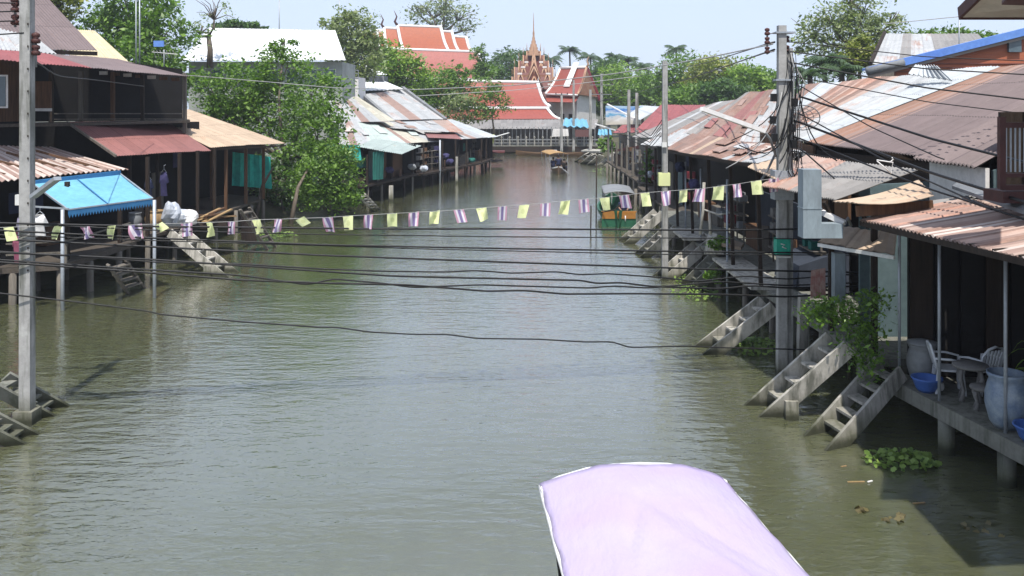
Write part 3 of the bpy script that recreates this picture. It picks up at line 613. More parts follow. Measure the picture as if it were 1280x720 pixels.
# orange house with blue roof edge, grey gabled house behind
r = thing('orange_house', 'big orange sided house with a bright blue roof edge', 'house', (20, 38, 0))
Yq = 40; a, b = P(1085, 88, Yq), P(1600, -41, Yq)
m = MB(); m.bar(a+Vector((0, 0, -.02)), b+Vector((0, 0, -.02)), .3, .32); m.build('blue_ridge', blue_roof, r)
m = MB(); m.tube([a+Vector((-.05, -.03, -.04)), a.lerp(b, .085)+Vector((0, -.03, -.03))], .2, 8); m.build('dark_ridge_end', greym, r)
m = MB(); m.hexa([a, b, b+Vector((0, .7, 0)), a+Vector((0, .7, 0))], [a+Vector((0, 0, .1)), b+Vector((0, 0, .1)), b+Vector((0, .7, .1)), a+Vector((0, .7, .1))]); m.build('roof', blue_roof, r)
m = MB(); m.bar(a+Vector((0, -.02, -.27)), b+Vector((0, -.02, -.27)), .08, .13); m.build('fascia', r_pale, r)
m = MB(); a2, b2 = P(1120, 84, Yq+.2), P(1600, -36, Yq+.2); Z = lambda v, z: Vector((v.x, v.y, z)); th = Vector((0, .2, 0))
m.hexa([Z(a2, .9), Z(b2, .9), Z(b2, .9)+th, Z(a2, .9)+th], [a2, b2, b2+th, a2+th]); m.build('wall', orange_wall, r)
for k in range(14): a3 = P(1120, 105-k*5, Yq+.15); m = MB(); m.box(a3.x, Yq+.15, a3.z, b2.x, Yq+.2, a3.z+.025) if k < 6 else None; (m.build('siding_line', r_redbrown, r) if k < 6 else None)
m = MB(); a = P(1262, 62, Yq); m.box(a.x, Yq+.05, a.z-.1, a.x+.55, Yq+.19, a.z+.55); m.build('window', glass_m, r)
r = thing('grey_gabled_house', 'grey tin roofed gabled house under the trees at the upper right', 'house', (28, 62, 0))
roof(r, P(1090, 80, 60), P(1262, 84, 56), P(1222, 42, 64), P(1106, 42, 66), [r_grey, r_zinc], pitch=.35, amp=.02, nv=5, stripes=[(.2, 1), (.1, 0), (.2, 1), (.5, 0)])
m = MB(); m.bar(P(1088, 80, 59.8), P(1106, 41, 66), .2, .25); m.build('verge_board', wd, r)
a, b = P(1092, 90, 60), P(1260, 90, 56.5); quadwall(r, (a.x, a.y), (b.x, b.y), .9, 8.5, 8.5, wg, name='wall')

# ------------------------------------------------------------------ LEFT BANK HOUSES
PV = lambda px, py, Y: P(px, py, Y*1.09)
HW = r = thing('wooden_house', 'dark wooden two storey house at the upper left with steep purple brown roof', 'house', (-18, 37, 0))
roof(r, PV(-40, 71, 27), PV(236, 96, 40.6), PV(148, 74, 43), PV(-40, 59, 31), [r_red, r_purple], pitch=.2, amp=.018, nv=4, stripes=[(.46, 0), (.54, 1)], name='veranda_roof')
roof(r, PV(-120, 62, 34), PV(121, 63, 42.5), PV(20, -45, 46), PV(-200, -60, 38), r_purple, pitch=.2, amp=.018, nv=8, name='main_roof')
roof(r, PV(-60, 60, 31), PV(71, 67, 37.2), PV(45, 47, 39.4), PV(-60, 20, 36), r_zinc, pitch=.3, amp=.04, nv=4, name='side_roof')
m = MB(); m.bar(PV(121, 67, 42.5), PV(60, 65, 40), .1, .2); m.build('eave_board', wd, r)
quadwall(r, (-23.4, 31.6), (-20.9, 39.2), 5.5, 8.5, 8.5, wb, name='front_wall')
quadwall(r, (-23.4, 39.5), (-17, 47.4), 5.5, 8.9, 8.1, black_in, name='veranda_wall'); quadwall(r, (-22, 28), (-19.8, 37), .9, 5.6, 5.6, black_in, name='lower_wall')
quadwall(r, (-22, 37.2), (-16, 47), .9, 5.5, 5.4, black_in, name='lower_back_wall')
m = MB(); m.hexa([(-24, 30.5, 5.4), (-18.1, 37.6, 5.4), (-15.5, 44.3, 5.4), (-16.5, 47, 5.4)], [(-24, 30.5, 5.52), (-18.1, 37.6, 5.52), (-15.5, 44.3, 5.52), (-16.5, 47, 5.52)]); m.build('veranda_floor', wbx, r)
for px, Y, mt in ((64, 37, wd), (101, 38.5, wg), (141, 39.2, wb), (178, 39.8, wd), (231, 40.6, wg)):
    a = PV(px, 100, Y); m = MB(); m.bar((a.x, a.y, 4.9 if px > 200 else 5.5), (a.x, a.y, 7.8), .16); m.build('post', mt, r)
m = MB()
a, b, c = PV(62, 142, 37), PV(178, 142, 39.8), PV(231, 142, 40.6)
for p, q in ((a, b), (b, c)): m.bar(p, q, .05); m.bar(p-Vector((0, 0, .25)), q-Vector((0, 0, .25)), .04)
m.build('railing', wg, r)
a = PV(52, 118, 35.2)
m = MB(); m.box(a.x-.45, a.y-.05, a.z-.6, a.x+.4, a.y+.05, a.z+.55); m.build('window', wb, r)
m = MB(); m.box(a.x-.5, a.y-.1, a.z-.7, a.x+.45, a.y-.02, a.z-.58); m.build('window_sill', whitem, r)
a = PV(2, 114, 31); fr = MB(); fr.box(a.x-.7, a.y-.06, a.z-.62, a.x+.25, a.y-.02, a.z+.6); f = fr.build('window', whitem, r)
m = MB(); m.box(a.x-.65, a.y-.09, a.z-.56, a.x+.19, a.y-.065, a.z+.54); m.build('pane', glass_m, f)
for k in range(7):
    a = PV(128+k*15, 91+k*1.3, 39.2+k*.2); m = MB(); m.box(a.x-.15, a.y, a.z-.09, a.x+.22, a.y+.08, a.z+.07); m.build('rafter_end', whitem if k % 2 == 0 and k < 5 else wb, r)
roof(r, P(145, 195, 35), P(264, 188, 42.5), P(206, 150, 46), P(84, 153, 38), r_redbrown, pitch=.2, amp=.015, nv=6, name='lean_to_roof')
m = MB(); m.bar(P(84, 153, 37.9), P(145, 195, 34.9), .06, .1); m.build('verge_board', wg, r)
deck(r, [(-14.3, 34.4), (-13.6, 38), (-13.6, 44), (-18, 48), (-20, 34.4)], 1.2, .12, wbx)
piles(r, [(-14.0, 35.3), (-13.7, 37.4), (-13.7, 39.8), (-13.7, 42.6), (-15, 36), (-15, 40)], 1.1, .1)
posts(r, [(-14.1, 35.6), (-13.8, 38.2), (-13.8, 40.4), (-13.9, 43), (-15.8, 38), (-15.8, 41)], 1.2, 4.25, .13)
r = thing('tan_roof_shed', 'open shed with a pale tan tin roof next to the big canal tree', 'shed', (-15, 47, 0))
roof(r, P(263, 184, 42.8), P(357, 179, 50), P(236, 137, 54), P(178, 142, 47), r_tan, pitch=.2, amp=.015, nv=6)
m = MB(); m.bar(P(263, 187, 42.8), P(357, 182, 50), .05, .08); m.build('eave_board', wd, r)
deck(r, [(-13.6, 44), (-13.5, 50), (-18.5, 54), (-18, 46)], 1.2, .12, wbx); piles(r, [(-13.5, 45), (-13.4, 47.4), (-13.4, 49.6)], 1.1, .1)
posts(r, [(-13.8, 44.4), (-13.6, 47), (-13.4, 49.6), (-16, 49)], 1.2, 4.1, .14, wb); quadwall(r, (-17.8, 47), (-15, 55), .9, 5.0, 4.6, black_in, name='back_wall')
r = thing('cream_roof_house', 'cream tin roofed house showing only behind the dark wooden house', 'house', (-24, 55, 0))
roof(r, P(90, 80, 50), P(170, 85, 53), P(118, 38, 60), P(78, 36, 58), r_cream, pitch=.25, amp=.02, nv=5)
quadwall(r, (-24.2, 51), (-21.8, 54), .9, 8.3, 8.2, wg, name='wall')
# near-left shop
clutter(HW, [(-14.6, 35.2), (-14.4, 44)], 1.2, 4.1, -2.2, 7)
r = thing('awning_shop', 'stilt shop at the left edge with a striped pink tin roof', 'shop', (-17, 31, 0))
roof(r, P(-90, 235, 26), P(161, 211, 34.5), P(66, 184, 38), P(-150, 178, 30), [r_pale, r_line], pitch=.25, amp=.035, nv=5, stripes=[(1/44, i % 2) for i in range(44)])
deck(r, [(-16.9, 26), (-15.9, 28.7), (-14.3, 29.4), (-14.0, 34.3), (-20, 34.3), (-22, 26)], 1.2, .2, wbx)
piles(r, [(-16.4, 27.6), (-15.7, 28.9), (-14.5, 29.5), (-14.2, 31), (-14.1, 33), (-16, 31), (-16, 33), (-18, 28.5)], 1.0, .12, wg)
quadwall(r, (-19.5, 26), (-18.4, 36), .9, 4.4, 4.4, black_in, name='back_wall'); quadwall(r, (-18.6, 35), (-14.6, 35), 1.2, 3.0, 3.0, black_in, name='end_wall')
posts(r, [(-16.3, 28.4), (-14.6, 30.2), (-14.4, 33.8)], 1.2, 3.75, .13)
clutter(r, [(-16.6, 28.6), (-15.2, 34)], 1.2, 3.6, -1.6, 9)
for k in range(6):
    a = P(-60, 234, 27).lerp(P(160, 213, 34.4), k/5.6); m = MB(); m.bar(a, a+Vector((-3, .4, .75)), .06, .08); m.build('rafter', wb, r)
m = MB(); m.bar((-15.9, 28.9, 1.9), (-14.3, 29.5, 1.9), .05); m.bar((-15.9, 28.9, 1.55), (-14.3, 29.5, 1.55), .05); m.bar((-14.3, 29.5, 1.9), (-14.1, 34, 1.9), .05); m.bar((-14.3, 29.5, 1.2), (-14.3, 29.5, 1.95), .07); m.build('railing', wg, r)
# blue awning
r = thing('blue_awning', 'light blue cloth awning with a dark scalloped edge over the left shop front', 'awning', (-14, 30, 3))
A, B, C, Dd = P(85, 262, 28.3), P(191, 248, 30.6), P(150, 217, 32.4), P(41, 230, 29.7)
m = MB(); m.sheet(A, B, C, Dd, pitch=.3, amp=0, nv=8, sag=.03, curve=.05, wob=0); m.build('cloth', blue_tarp, r, solid=.01)
m = MB(); m.bar(A.lerp(B, .45)+Vector((0, 0, .02)), Dd.lerp(C, .48)+Vector((0, 0, .02)), .035, .02); m.build('seam', blue_d, r)
m = MB(); n = 30; vs = []; fs = []
for i in range(n):
    a, b = A.lerp(B, i/n), A.lerp(B, (i+1)/n); c = (a+b)/2; z = Vector((0, 0, 1)); o = len(vs)
    vs += [a, b, b-z*.15, c-z*.27, a-z*.15]; fs.append((o, o+1, o+2, o+3, o+4))
m.add(vs, fs); m.build('valance', blue_d, r, solid=.008)
m = MB(); m.bar(Dd+Vector((0, 0, .03)), C+Vector((0, 0, .03)), .1, .16); m.build('head_band', blue_d, r)
for i, (px, pt, pb_) in enumerate(((78, 262, 388), (193, 250, 372))):
    g = G(px, pb_, 0); m = MB(); m.tube([(g.x, g.y, -.8), (g.x, g.y, H-(pt-HY)*g.y/F)], .055, 10); m.build('steel_post', steel, r)
m = MB(); m.bar(P(40, 258, 28.4), P(86, 261, 28.3), .05); m.bar(Dd, A, .04); m.bar(C, B, .04); m.bar(A, B, .04); m.build('frame', steel, r)

# ------------------------------------------------------------------ LEFT MIDDLE GROUP
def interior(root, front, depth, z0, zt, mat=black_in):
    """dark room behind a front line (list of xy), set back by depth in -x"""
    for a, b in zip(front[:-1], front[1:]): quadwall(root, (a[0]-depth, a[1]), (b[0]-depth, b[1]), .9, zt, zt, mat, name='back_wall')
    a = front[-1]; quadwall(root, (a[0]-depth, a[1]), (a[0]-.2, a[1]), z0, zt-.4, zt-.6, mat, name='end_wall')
def stilts(root, front, depth, z0, zt, step=1.6, mat=wg, pm=wd):
    poly = [(x, y) for x, y in front]+[(x-depth, y) for x, y in reversed(front)]; deck(root, poly, z0, .14, wd)
    for a, b in zip(front[:-1], front[1:]):
        L = math.hypot(b[0]-a[0], b[1]-a[1]); n = max(2, int(L/step))
        for i in range(n):
            t = (i+.3)/n; x, y = a[0]+(b[0]-a[0])*t-.1, a[1]+(b[1]-a[1])*t
            x += random.uniform(-.25, .1); piles(root, [(x, y), (x-1.5, y+.4)], z0-.1, random.choice([.06, .08, .1]), random.choice([mat, wd, wd]))
            if i % 3 == 1: m = MB(); m.bar((x-.3, y, z0+.1), (x-.3, y+.9, z0+.1), .05, random.uniform(.5, 1.1)); m.build('front_board', random.choice([wd, wg, wb]), root)
            if i % 4 == 2: m = MB(); m.bar((x+.05, y-.3, -.3), (x-.1, y+1.5, z0+.2), .07); m.build('brace', wg, root)
            if i % 2 == 0: posts(root, [(x, y)], z0, zt, .12, pm)
r = thing('mint_roof_house', 'first stilt house past the big tree with pale mint and rusty tin roofs', 'house', (-11, 62, 0))
roof(r, P(446, 183, 57.5), P(502, 193, 60.4), P(527, 182, 70), P(468, 173, 66), r_mint, name='front_eave', pitch=.25, amp=.02)
roof(r, P(424, 182, 60), P(553, 177, 75.5), P(497, 153, 80), P(424, 151, 66), [r_line, r_mint, r_pink, r_zinc, r_old], pitch=.25, amp=.02, nv=7, stripes=[(.08, 3), (.07, 0), (.12, 3), (.33, 1), (.05, 0), (.2, 4), (.15, 3)])
roof(r, P(405, 154, 66), P(494, 151, 74), P(448, 121, 80), P(405, 120, 74), [r_zinc, r_line, r_old], pitch=.25, amp=.02, nv=6, name='upper_roof', stripes=[(.5, 0), (.12, 1), (.16, 0), (.22, 2)])
stilts(r, [(-9.2, 57.5), (-8.0, 62), (-6.9, 68)], 5, 1.2, 3.1); interior(r, [(-9.2, 57.5), (-8.0, 62), (-6.9, 68)], 4.2, 1.2, 3.9)
clutter(r, [(-9.2, 57.5), (-8.0, 62), (-6.9, 68)], 1.2, 3.2, -2.0, 1)
patches(r, P(424, 182, 60), P(553, 177, 75.5), P(497, 153, 80), P(424, 151, 66), 4, [r_zinc, r_pale, r_mint], 3)
quadwall(r, (-13.4, 57.6), (-11.0, 57.6), .9, 3.6, 3.4, tin_wall, name='side_wall')
r = thing('zinc_roof_house', 'stilt house in the middle left row with a grey zinc gable roof and rust stripe', 'house', (-9, 74, 0))
roof(r, P(492, 150, 80), P(556, 149, 88), P(503, 112, 94), P(452, 118, 86), [r_zinc, r_line, r_grey], pitch=.3, amp=.02, nv=7, stripes=[(.3, 0), (.22, 1), (.48, 0)], name='gable_roof')
m = MB(); m.bar(P(557, 150, 88), P(503, 110, 94), .35, .35); m.bar(P(491, 152, 80), P(451, 117, 86), .3, .3); m.build('verge_board', greym, r)
roof(r, P(490, 160, 73), P(580, 166, 80), P(556, 147, 90), P(440, 147, 80), [r_zinc, r_pink, r_white], pitch=.3, amp=.02, nv=6, stripes=[(.35, 0), (.2, 2), (.25, 0), (.2, 1)])
roof(r, P(535, 172, 73), P(578, 174, 77), P(568, 166, 80), P(530, 165, 78), r_redbrown, name='low_roof', pitch=.3, amp=.02)
stilts(r, [(-6.6, 68.4), (-5.5, 72), (-4.2, 77)], 6, 1.1, 3.4); interior(r, [(-6.6, 68.4), (-5.5, 72), (-4.2, 77)], 4.5, 1.1, 4.0)
clutter(r, [(-6.6, 68.4), (-5.5, 72), (-4.2, 77)], 1.1, 3.4, -2.0, 2)
patches(r, P(490, 160, 73), P(580, 166, 80), P(556, 147, 90), P(440, 147, 80), 4, [r_zinc, r_zinc, r_line, r_zinc], 4)
m = MB(); g = G(550, 231); m.tube([(g.x, g.y, -.6), (g.x, g.y, 3.5)], .07, 8); m.build('steel_post', steel, r)
m = MB(); g = G(571, 229); m.bar((g.x, g.y, -.6), (g.x, g.y, 2.1), .2); m.build('bollard_post', conc_l, r)
r = thing('end_stilt_house', 'last stilt house of the left row with broad pale roof', 'house', (-5, 84, 0))
roof(r, P(576, 174, 77.5), P(623, 171, 90), P(565, 149, 98), P(520, 153, 86), [r_zinc, r_line, r_white], pitch=.3, amp=.02, nv=6, stripes=[(.25, 0), (.15, 1), (.25, 0), (.35, 2)])
stilts(r, [(-3.9, 77.5), (-2.6, 82), (-1.7, 90)], 6, 1.1, 3.2); interior(r, [(-3.9, 77.5), (-2.6, 82), (-1.7, 90)], 3.5, 1.1, 3.8)
clutter(r, [(-3.9, 77.5), (-2.6, 82), (-1.7, 90)], 1.1, 3.2, -2.0, 3)
m = MB(); m.bar(P(612, 173, 90), P(636, 166, 92), .2, .06); m.build('white_gutter', whitem, r)
r = thing('red_stall', 'tiny landing stall with a flat dark red roof at the tip of the left row', 'stall', (-1.5, 93, 0))
m = MB(); a = P(604, 190, 92); m.hexa([P(604, 192, 91), P(631, 191, 91), P(631, 190, 95), P(607, 190, 95)], [P(604, 190, 91), P(631, 189, 91), P(631, 188, 95), P(607, 188, 95)]); m.build('roof', r_red, r)
for px in (606, 629):
    for Y in (91.2, 94.5): a = P(px, 190, Y); m = MB(); m.bar((a.x, a.y, -.5), a, .1); m.build('post', wg, r)
m = MB(); a = P(605, 205, 91); b = P(629, 205, 94.5); m.box(a.x, a.y, .5, b.x, b.y, .6); m.build('deck', wbx, r)
# white buildings behind the tree
r = thing('white_roof_hall', 'long hall with a glaring white tin roof behind the big canal tree', 'building', (-22, 78, 0))
roof(r, P(225, 76, 73), P(432, 75, 73), P(419, 38, 78), P(262, 35, 78), r_glare, pitch=.4, amp=.02, nv=5)
roof(r, P(228, 76, 83), P(430, 75, 83), P(419, 38, 78.01), P(262, 35, 78.01), r_glare, pitch=.4, amp=.02, nv=5, name='rear_roof')
a, b = P(236, 76, 74), P(428, 76, 74)
m = MB(); m.box(a.x, 74, .9, b.x, 80, 9.7); m.build('wall', mat_plain('pale_green_wall', (.42, .45, .42), None, .8, .4), r)
for k in range(8):
    f = MB(); x = b.x-.5-k*1.5; f.box(x-1.0, 73.9, 7.8, x, 73.98, 9.1); f = f.build('window', whitem, r); m = MB(); m.box(x-.94, 73.84, 7.86, x-.06, 73.9, 9.04); m.build('pane', glass_m, f)
r = thing('hip_roof_pavilion', 'small pavilion with two tiered white roofs left of the temple', 'pavilion', (-15, 96, 0))
roof(r, P(425, 114, 90), P(506, 112, 92), P(478, 100, 98), P(440, 100, 98), r_glare, pitch=.4, amp=.02)
roof(r, P(441, 94, 96), P(484, 93, 96), P(458, 81, 99), P(454, 81, 99), r_glare, pitch=.4, amp=.01, name='top_roof')
a, b = P(448, 94, 97), P(480, 94, 97); m = MB(); m.box(a.x, 97, 8.0, b.x, 100, 9.3); m.build('wall', greym, r)
a, b = P(430, 114, 93), P(500, 114, 93); m = MB(); m.box(a.x, 93, .9, b.x, 100, 7.7); m.build('lower_wall', tin_wall, r)
r = thing('balcony_building', 'grey house with a railed balcony beside the white roofed hall', 'building', (-14, 80, 0))
a, b = P(408, 96, 82), P(448, 96, 82); m = MB(); m.box(a.x, 82, .9, b.x, 86, 8.7); m.build('wall', trim_w, r)
m = MB(); m.bar(P(412, 84, 81.8), P(448, 88, 81.8), .07); m.bar(P(412, 89, 81.8), P(448, 92, 81.8), .05)
for k in range(7): m.bar(P(412+k*6, 84.2+k*.6, 81.8), P(412+k*6, 97, 81.8), .05)
m.build('railing', steel, r)
m = MB(); m.hexa([P(385, 101, 78), P(438, 105, 78), P(442, 96, 81), P(405, 92, 81)], [P(385, 99, 78), P(438, 103, 78), P(442, 94, 81), P(405, 90, 81)]); m.build('roof', r_grey, r)

# ------------------------------------------------------------------ FAR END: waterfront gallery and temple
r = thing('waterfront_gallery', 'long colonnaded river gallery with grey roof and white capped railing at the canal bend', 'gallery', (4, 122, 0))
roof(r, P(560, 161, 117), P(744, 161, 119), P(748, 149, 126), P(560, 150, 124), r_grey, pitch=.5, amp=.03, nv=3)
a, b = P(560, 183, 118), P(762, 183, 119); m = MB(); m.box(a.x, 118, .3, b.x, 128, 1.0); m.build('deck', conc_d, r)
m = MB(); m.box(a.x, 117.95, 0.15, b.x, 118, .85); m.build('fender', wd, r)
m = MB(); m.box(a.x, 127.5, 1, b.x, 127.8, 3.6); m.build('back_wall', black_in, r)
for k in range(38):
    x = a.x+.4+k*.56
    if x < b.x: m = MB(); m.bar((x, 118.4, 1), (x, 118.4, 3.35), .10); m.build('column', greym, r)
m = MB(); m.box(a.x, 118.1, 1.65, b.x, 118.18, 1.8); m.box(a.x, 118.1, 1.25, b.x, 118.16, 1.33); m.build('railing', greym, r)
for k in range(20):
    x = a.x+.5+k*1.06; m = MB(); m.bar((x, 118.05, .9), (x, 118.05, 1.95), .14); m.lathe((x, 118.05, 1.95), [(0, 0), (.13, 0), (.15, .1), (0, .24)], 8); m.build('baluster', conc, r)
def dome_mat(): pass
def rplane(mb, A, B, C, D, curve=.3, nv=8):
    """concave curved roof plane; A-B eave, D-C ridge"""
    A, B, C, D = map(Vector, (A, B, C, D)); vs = []; uv = []
    for j in range(nv+1):
        v = j/nv
        for i in range(5):
            u = i/4; p = (A*(1-u)+B*u)*(1-v)+(D*(1-u)+C*u)*v; p = p-Vector((0, 0, curve*math.sin(math.pi*v)))
            vs.append(p); uv.append((u*(B-A).length, v*(D-A).length))
    mb.add(vs, [(j*5+i, j*5+i+1, (j+1)*5+i+1, (j+1)*5+i) for j in range(nv) for i in range(4)], uv)
def edge(A, D, curve, n=8): return [Vector(A).lerp(Vector(D), j/n)-Vector((0, 0, curve*math.sin(math.pi*j/n))) for j in range(n+1)]
def chofa(mb, p, s, d=1):
    mb.tube([p, p+Vector((d*.35*s, 0, .5*s)), p+Vector((d*.1*s, 0, 1.1*s)), p+Vector((d*.45*s, 0, 1.9*s))], [.22*s, .16*s, .10*s, .02*s], 6)
def tier(root, e0, e1, r1, r0, Ye, Yr, mat, cv=.5, trim=.28, fin=1.0, ends=(1, 1), nm='roof_tier'):
    A, B, C, D_ = P(*e0, Ye), P(*e1, Ye), P(*r1, Yr), P(*r0, Yr); m = MB(); rplane(m, A, B, C, D_, cv)
    mir = lambda v: Vector((v.x, 2*Yr-v.y, v.z)); rplane(m, mir(B), mir(A), D_, C, cv); o = m.build(nm, mat, root, solid=.08)
    m = MB(); m.tube([D_, C], trim, 6)
    if ends[0]: m.tube(edge(A, D_, cv), trim, 6)
    if ends[1]: m.tube(edge(B, C, cv), trim, 6)
    m.bar(A-Vector((0, 0, .1)), B-Vector((0, 0, .1)), .12, trim*.8)
    if fin:
        chofa(m, C, fin*.55, 1)
    m.build('white_trim', trim_w, root)
    m = MB(); m.add([A, D_, mir(A), B, C, mir(B)], [(0, 1, 2), (5, 4, 3)]); m.build('gable', gable_m, root)
    return A, B, C, D_
r = thing('temple_hall', 'great temple hall with stepped orange tiled roofs and white ridges, left of the spire', 'temple', (-15, 160, 0))
tier(r, (460, 62), (545, 62), (535, 42), (450, 40), 156.2, 161, r_temple, fin=0)
tier(r, (476, 62), (589, 63), (583, 47), (471, 38), 156, 161, r_temple, fin=1)
tier(r, (484, 62), (573, 63), (565, 40), (480, 35), 155.7, 161, r_temple, fin=1)
A, B, C, D_ = tier(r, (504, 61), (560, 62), (551, 34), (497, 32), 155.4, 161, r_temple, fin=1.1)
m = MB()
for px, py, s in ((497, 32, 1.4), (480, 35, 1.3)): chofa(m, P(px, py, 161), s, -1)
m.build('finial', maroon, r)
tier(r, (478, 96), (614, 98), (598, 65), (486, 61), 148, 155.5, temple_pink, cv=.9, fin=0, nm='lower_roof')
a, b = P(484, 100, 150), P(604, 100, 150); m = MB(); m.box(a.x, 150.5, .9, b.x, 170, 9.6); m.build('wall', trim_w, r)
r = thing('temple_cloister', 'long two tiered red temple building just behind the river gallery', 'temple', (2, 136, 0))
tier(r, (545, 133), (687, 133), (672, 103), (545, 101), 131, 137, r_temple2, cv=.8, fin=.8, ends=(0, 1))
m = MB(); rplane(m, P(545, 149, 127), P(699, 148.5, 127), P(684, 136, 130.5), P(545, 136, 130.5), .3); m.build('lower_roof', r_temple2, r, solid=.08)
m = MB(); m.tube([P(545, 135.5, 130.4), P(684, 135.5, 130.4)], .2, 6); m.tube(edge(P(700, 149, 127), P(684, 135.5, 130.4), .3), .22, 6); m.build('white_trim', trim_w, r)
a, b = P(560, 150, 129), P(684, 150, 129); m = MB(); m.box(a.x, 129.5, .9, b.x, 142, 4.2); m.box(a.x, 132, 4.2, b.x, 142, 6.1); m.build('wall', trim_w, r)
r = thing('temple_chapel', 'red roofed temple chapel with a carved gable facing right, beside the spire', 'temple', (9, 140, 0))
Rl, Rr = P(701, 85, 147), P(733, 84, 140); El, Er = P(682, 117, 143.5), P(722, 118, 135.5); Br = P(749, 122, 144); Bl = Br+(El-Er)
m = MB(); rplane(m, El, Er, Rr, Rl, .5); rplane(m, Br, Bl, Rl, Rr, .5); m.build('roof', r_temple2, r, solid=.08)
E2l, E2r = P(678, 127, 142), P(718, 128, 134.4); m = MB(); rplane(m, E2l, E2r, P(724, 118.5, 136.6), P(683, 118.5, 144.4), .15); m.build('lower_roof', r_temple2, r, solid=.08)
m = MB(); m.tube([Rl, Rr], .24, 6); m.tube(edge(El, Rl, .5), .22, 6); m.tube([El-Vector((0, 0, .1)), Er-Vector((0, 0, .1))], .16, 6); m.build('white_trim', trim_w, r)
m = MB(); m.tube(edge(Er, Rr, .5), .2, 6); chofa(m, Rr, .9, 1); m.build('gilded_bargeboard', gold, r)
m = MB(); m.bar(Rr, Br+Vector((0, -.2, -.3)), .3, .6); m.build('red_bargeboard', mat_plain('crimson_paint', (.34, .03, .05), None, .5, 2), r)
m = MB(); m.add([Er, Rr, Br], [(0, 1, 2)]); m.build('gable', gable_m, r, solid=.1)
for t in (.42,):
    q = lambda u, v: El.lerp(Er, u).lerp(Rl.lerp(Rr, u), v)-Vector((0, .25, .5*math.sin(math.pi*v)-.16)); m = MB(); m.add([q(.42, .35), q(.62, .35), q(.66, 1.12), q(.46, 1.12)], [(0, 1, 2, 3)]); m.build('white_panel', trim_w, r, solid=.06)
m = MB(); Z = lambda v, z: Vector((v.x, v.y, z)); w0, w1, w2, w3 = El, Er, Br, Bl
ins = lambda v: v.lerp((El+Er+Br+Bl)/4, .12)
m.hexa([Z(ins(v), .9) for v in (w0, w1, w2, w3)], [Z(ins(v), 7.6) for v in (w0, w1, w2, w3)]); m.build('wall', trim_w, r)
for k in range(3):
    a = Z(ins(w0), 3.5).lerp(Z(ins(w1), 3.5), .2+.3*k); d = (ins(w1)-ins(w0)).normalized(); d.z = 0; m = MB(); m.bar(a-Vector((.06, .1, 1.3)), a+Vector((-.06, -.1, 1.3)), .9, .2, (d.y, -d.x, 0)); m.build('window', wd, r)
# mondop with spire
r = thing('spire_pavilion', 'ornate temple pavilion with clustered red gables and a tall thin golden spire', 'temple', (3.5, 150, 0))
cx, cy = P(667, 80, 150).x, 150.0; u = 150/F; zy = lambda py: H-(py-HY)*u
levels = [(26, 128, 96, 7.5), (23, 112, 84, 9), (17.5, 103, 76, 6.0), (12, 98, 69, 4.0), (7.5, 88, 64, 2.6)]
rm = MB(); gm = MB(); gab = MB(); wt = MB()
for i, (hw, yb, yt, dep) in enumerate(levels):
    hwm = hw*u; zb, zt = zy(yb), zy(yt); L = hwm*1.0
    for sx, sy in ((0, -1), (1, 0), (-1, 0), (0, 1)):
        f = Vector((sx, sy, 0)); s = Vector((-sy, sx, 0)); c = Vector((cx, cy, 0))
        for off, sc in ((0, 1.0), (.72, .62)) if i < 4 else ((0, 1),):
            for sg in ((0,) if off == 0 else (-1, 1)):
                o = c+f*(L*(1 if off == 0 else .8))+s*sg*off*hwm; hh = hwm*.52*sc; zt2 = zb+(zt-zb)*(1 if off == 0 else .72)
                a, b, t = o-s*hh+Vector((0, 0, zb)), o+s*hh+Vector((0, 0, zb)), o+Vector((0, 0, zt2)); bk = -f*L
                rm.add([a, b, t, a+bk, b+bk, t+bk], [(0, 2, 5, 3), (1, 4, 5, 2)])
                gab.add([a+f*.01, b+f*.01, t+f*.01], [(0, 1, 2)])
                ff = f*.12
                gm.tube([a+ff, t+ff], .12, 5); gm.tube([b+ff, t+ff], .12, 5); gm.tube([t+ff, t+ff+Vector((0, 0, 1.3 if off == 0 else .9))], .09, 5, .02)
                a2, b2 = a.lerp(t, .12), b.lerp(t, .12); gm.tube([(a.lerp(b, .3))+ff+Vector((0, 0, .1)), t.lerp((a+b)/2, .35)+ff, (a.lerp(b, .7))+ff+Vector((0, 0, .1))], .09, 5)
                if off: wt.box(t.x-.25, t.y-.25, t.z-.25, t.x+.25, t.y+.25, t.z+.02)
rm.build('clustered_roofs', r_temple2, r); gm.build('gilded_bargeboards', gold, r); gab.build('gables', r_temple, r); wt.build('ridge_caps', trim_w, r)
m = MB(); m.box(cx-2.4, cy-2.4, .9, cx+2.4, cy+2.4, zy(94)); m.build('body', gable_m, r)
prof = [(8, 70), (8.5, 68), (6.5, 66), (7.2, 64), (5, 62), (5.6, 60), (4, 58), (4.4, 56), (2.6, 54), (3.0, 52), (1.7, 50), (1.9, 48), (1.1, 45), (1.3, 42), (.7, 38), (.55, 30), (.15, 16)]
m = MB(); m.lathe((cx, cy, 0), [(a*u, zy(b)) for a, b in prof], 12); m.build('spire', gold, r)


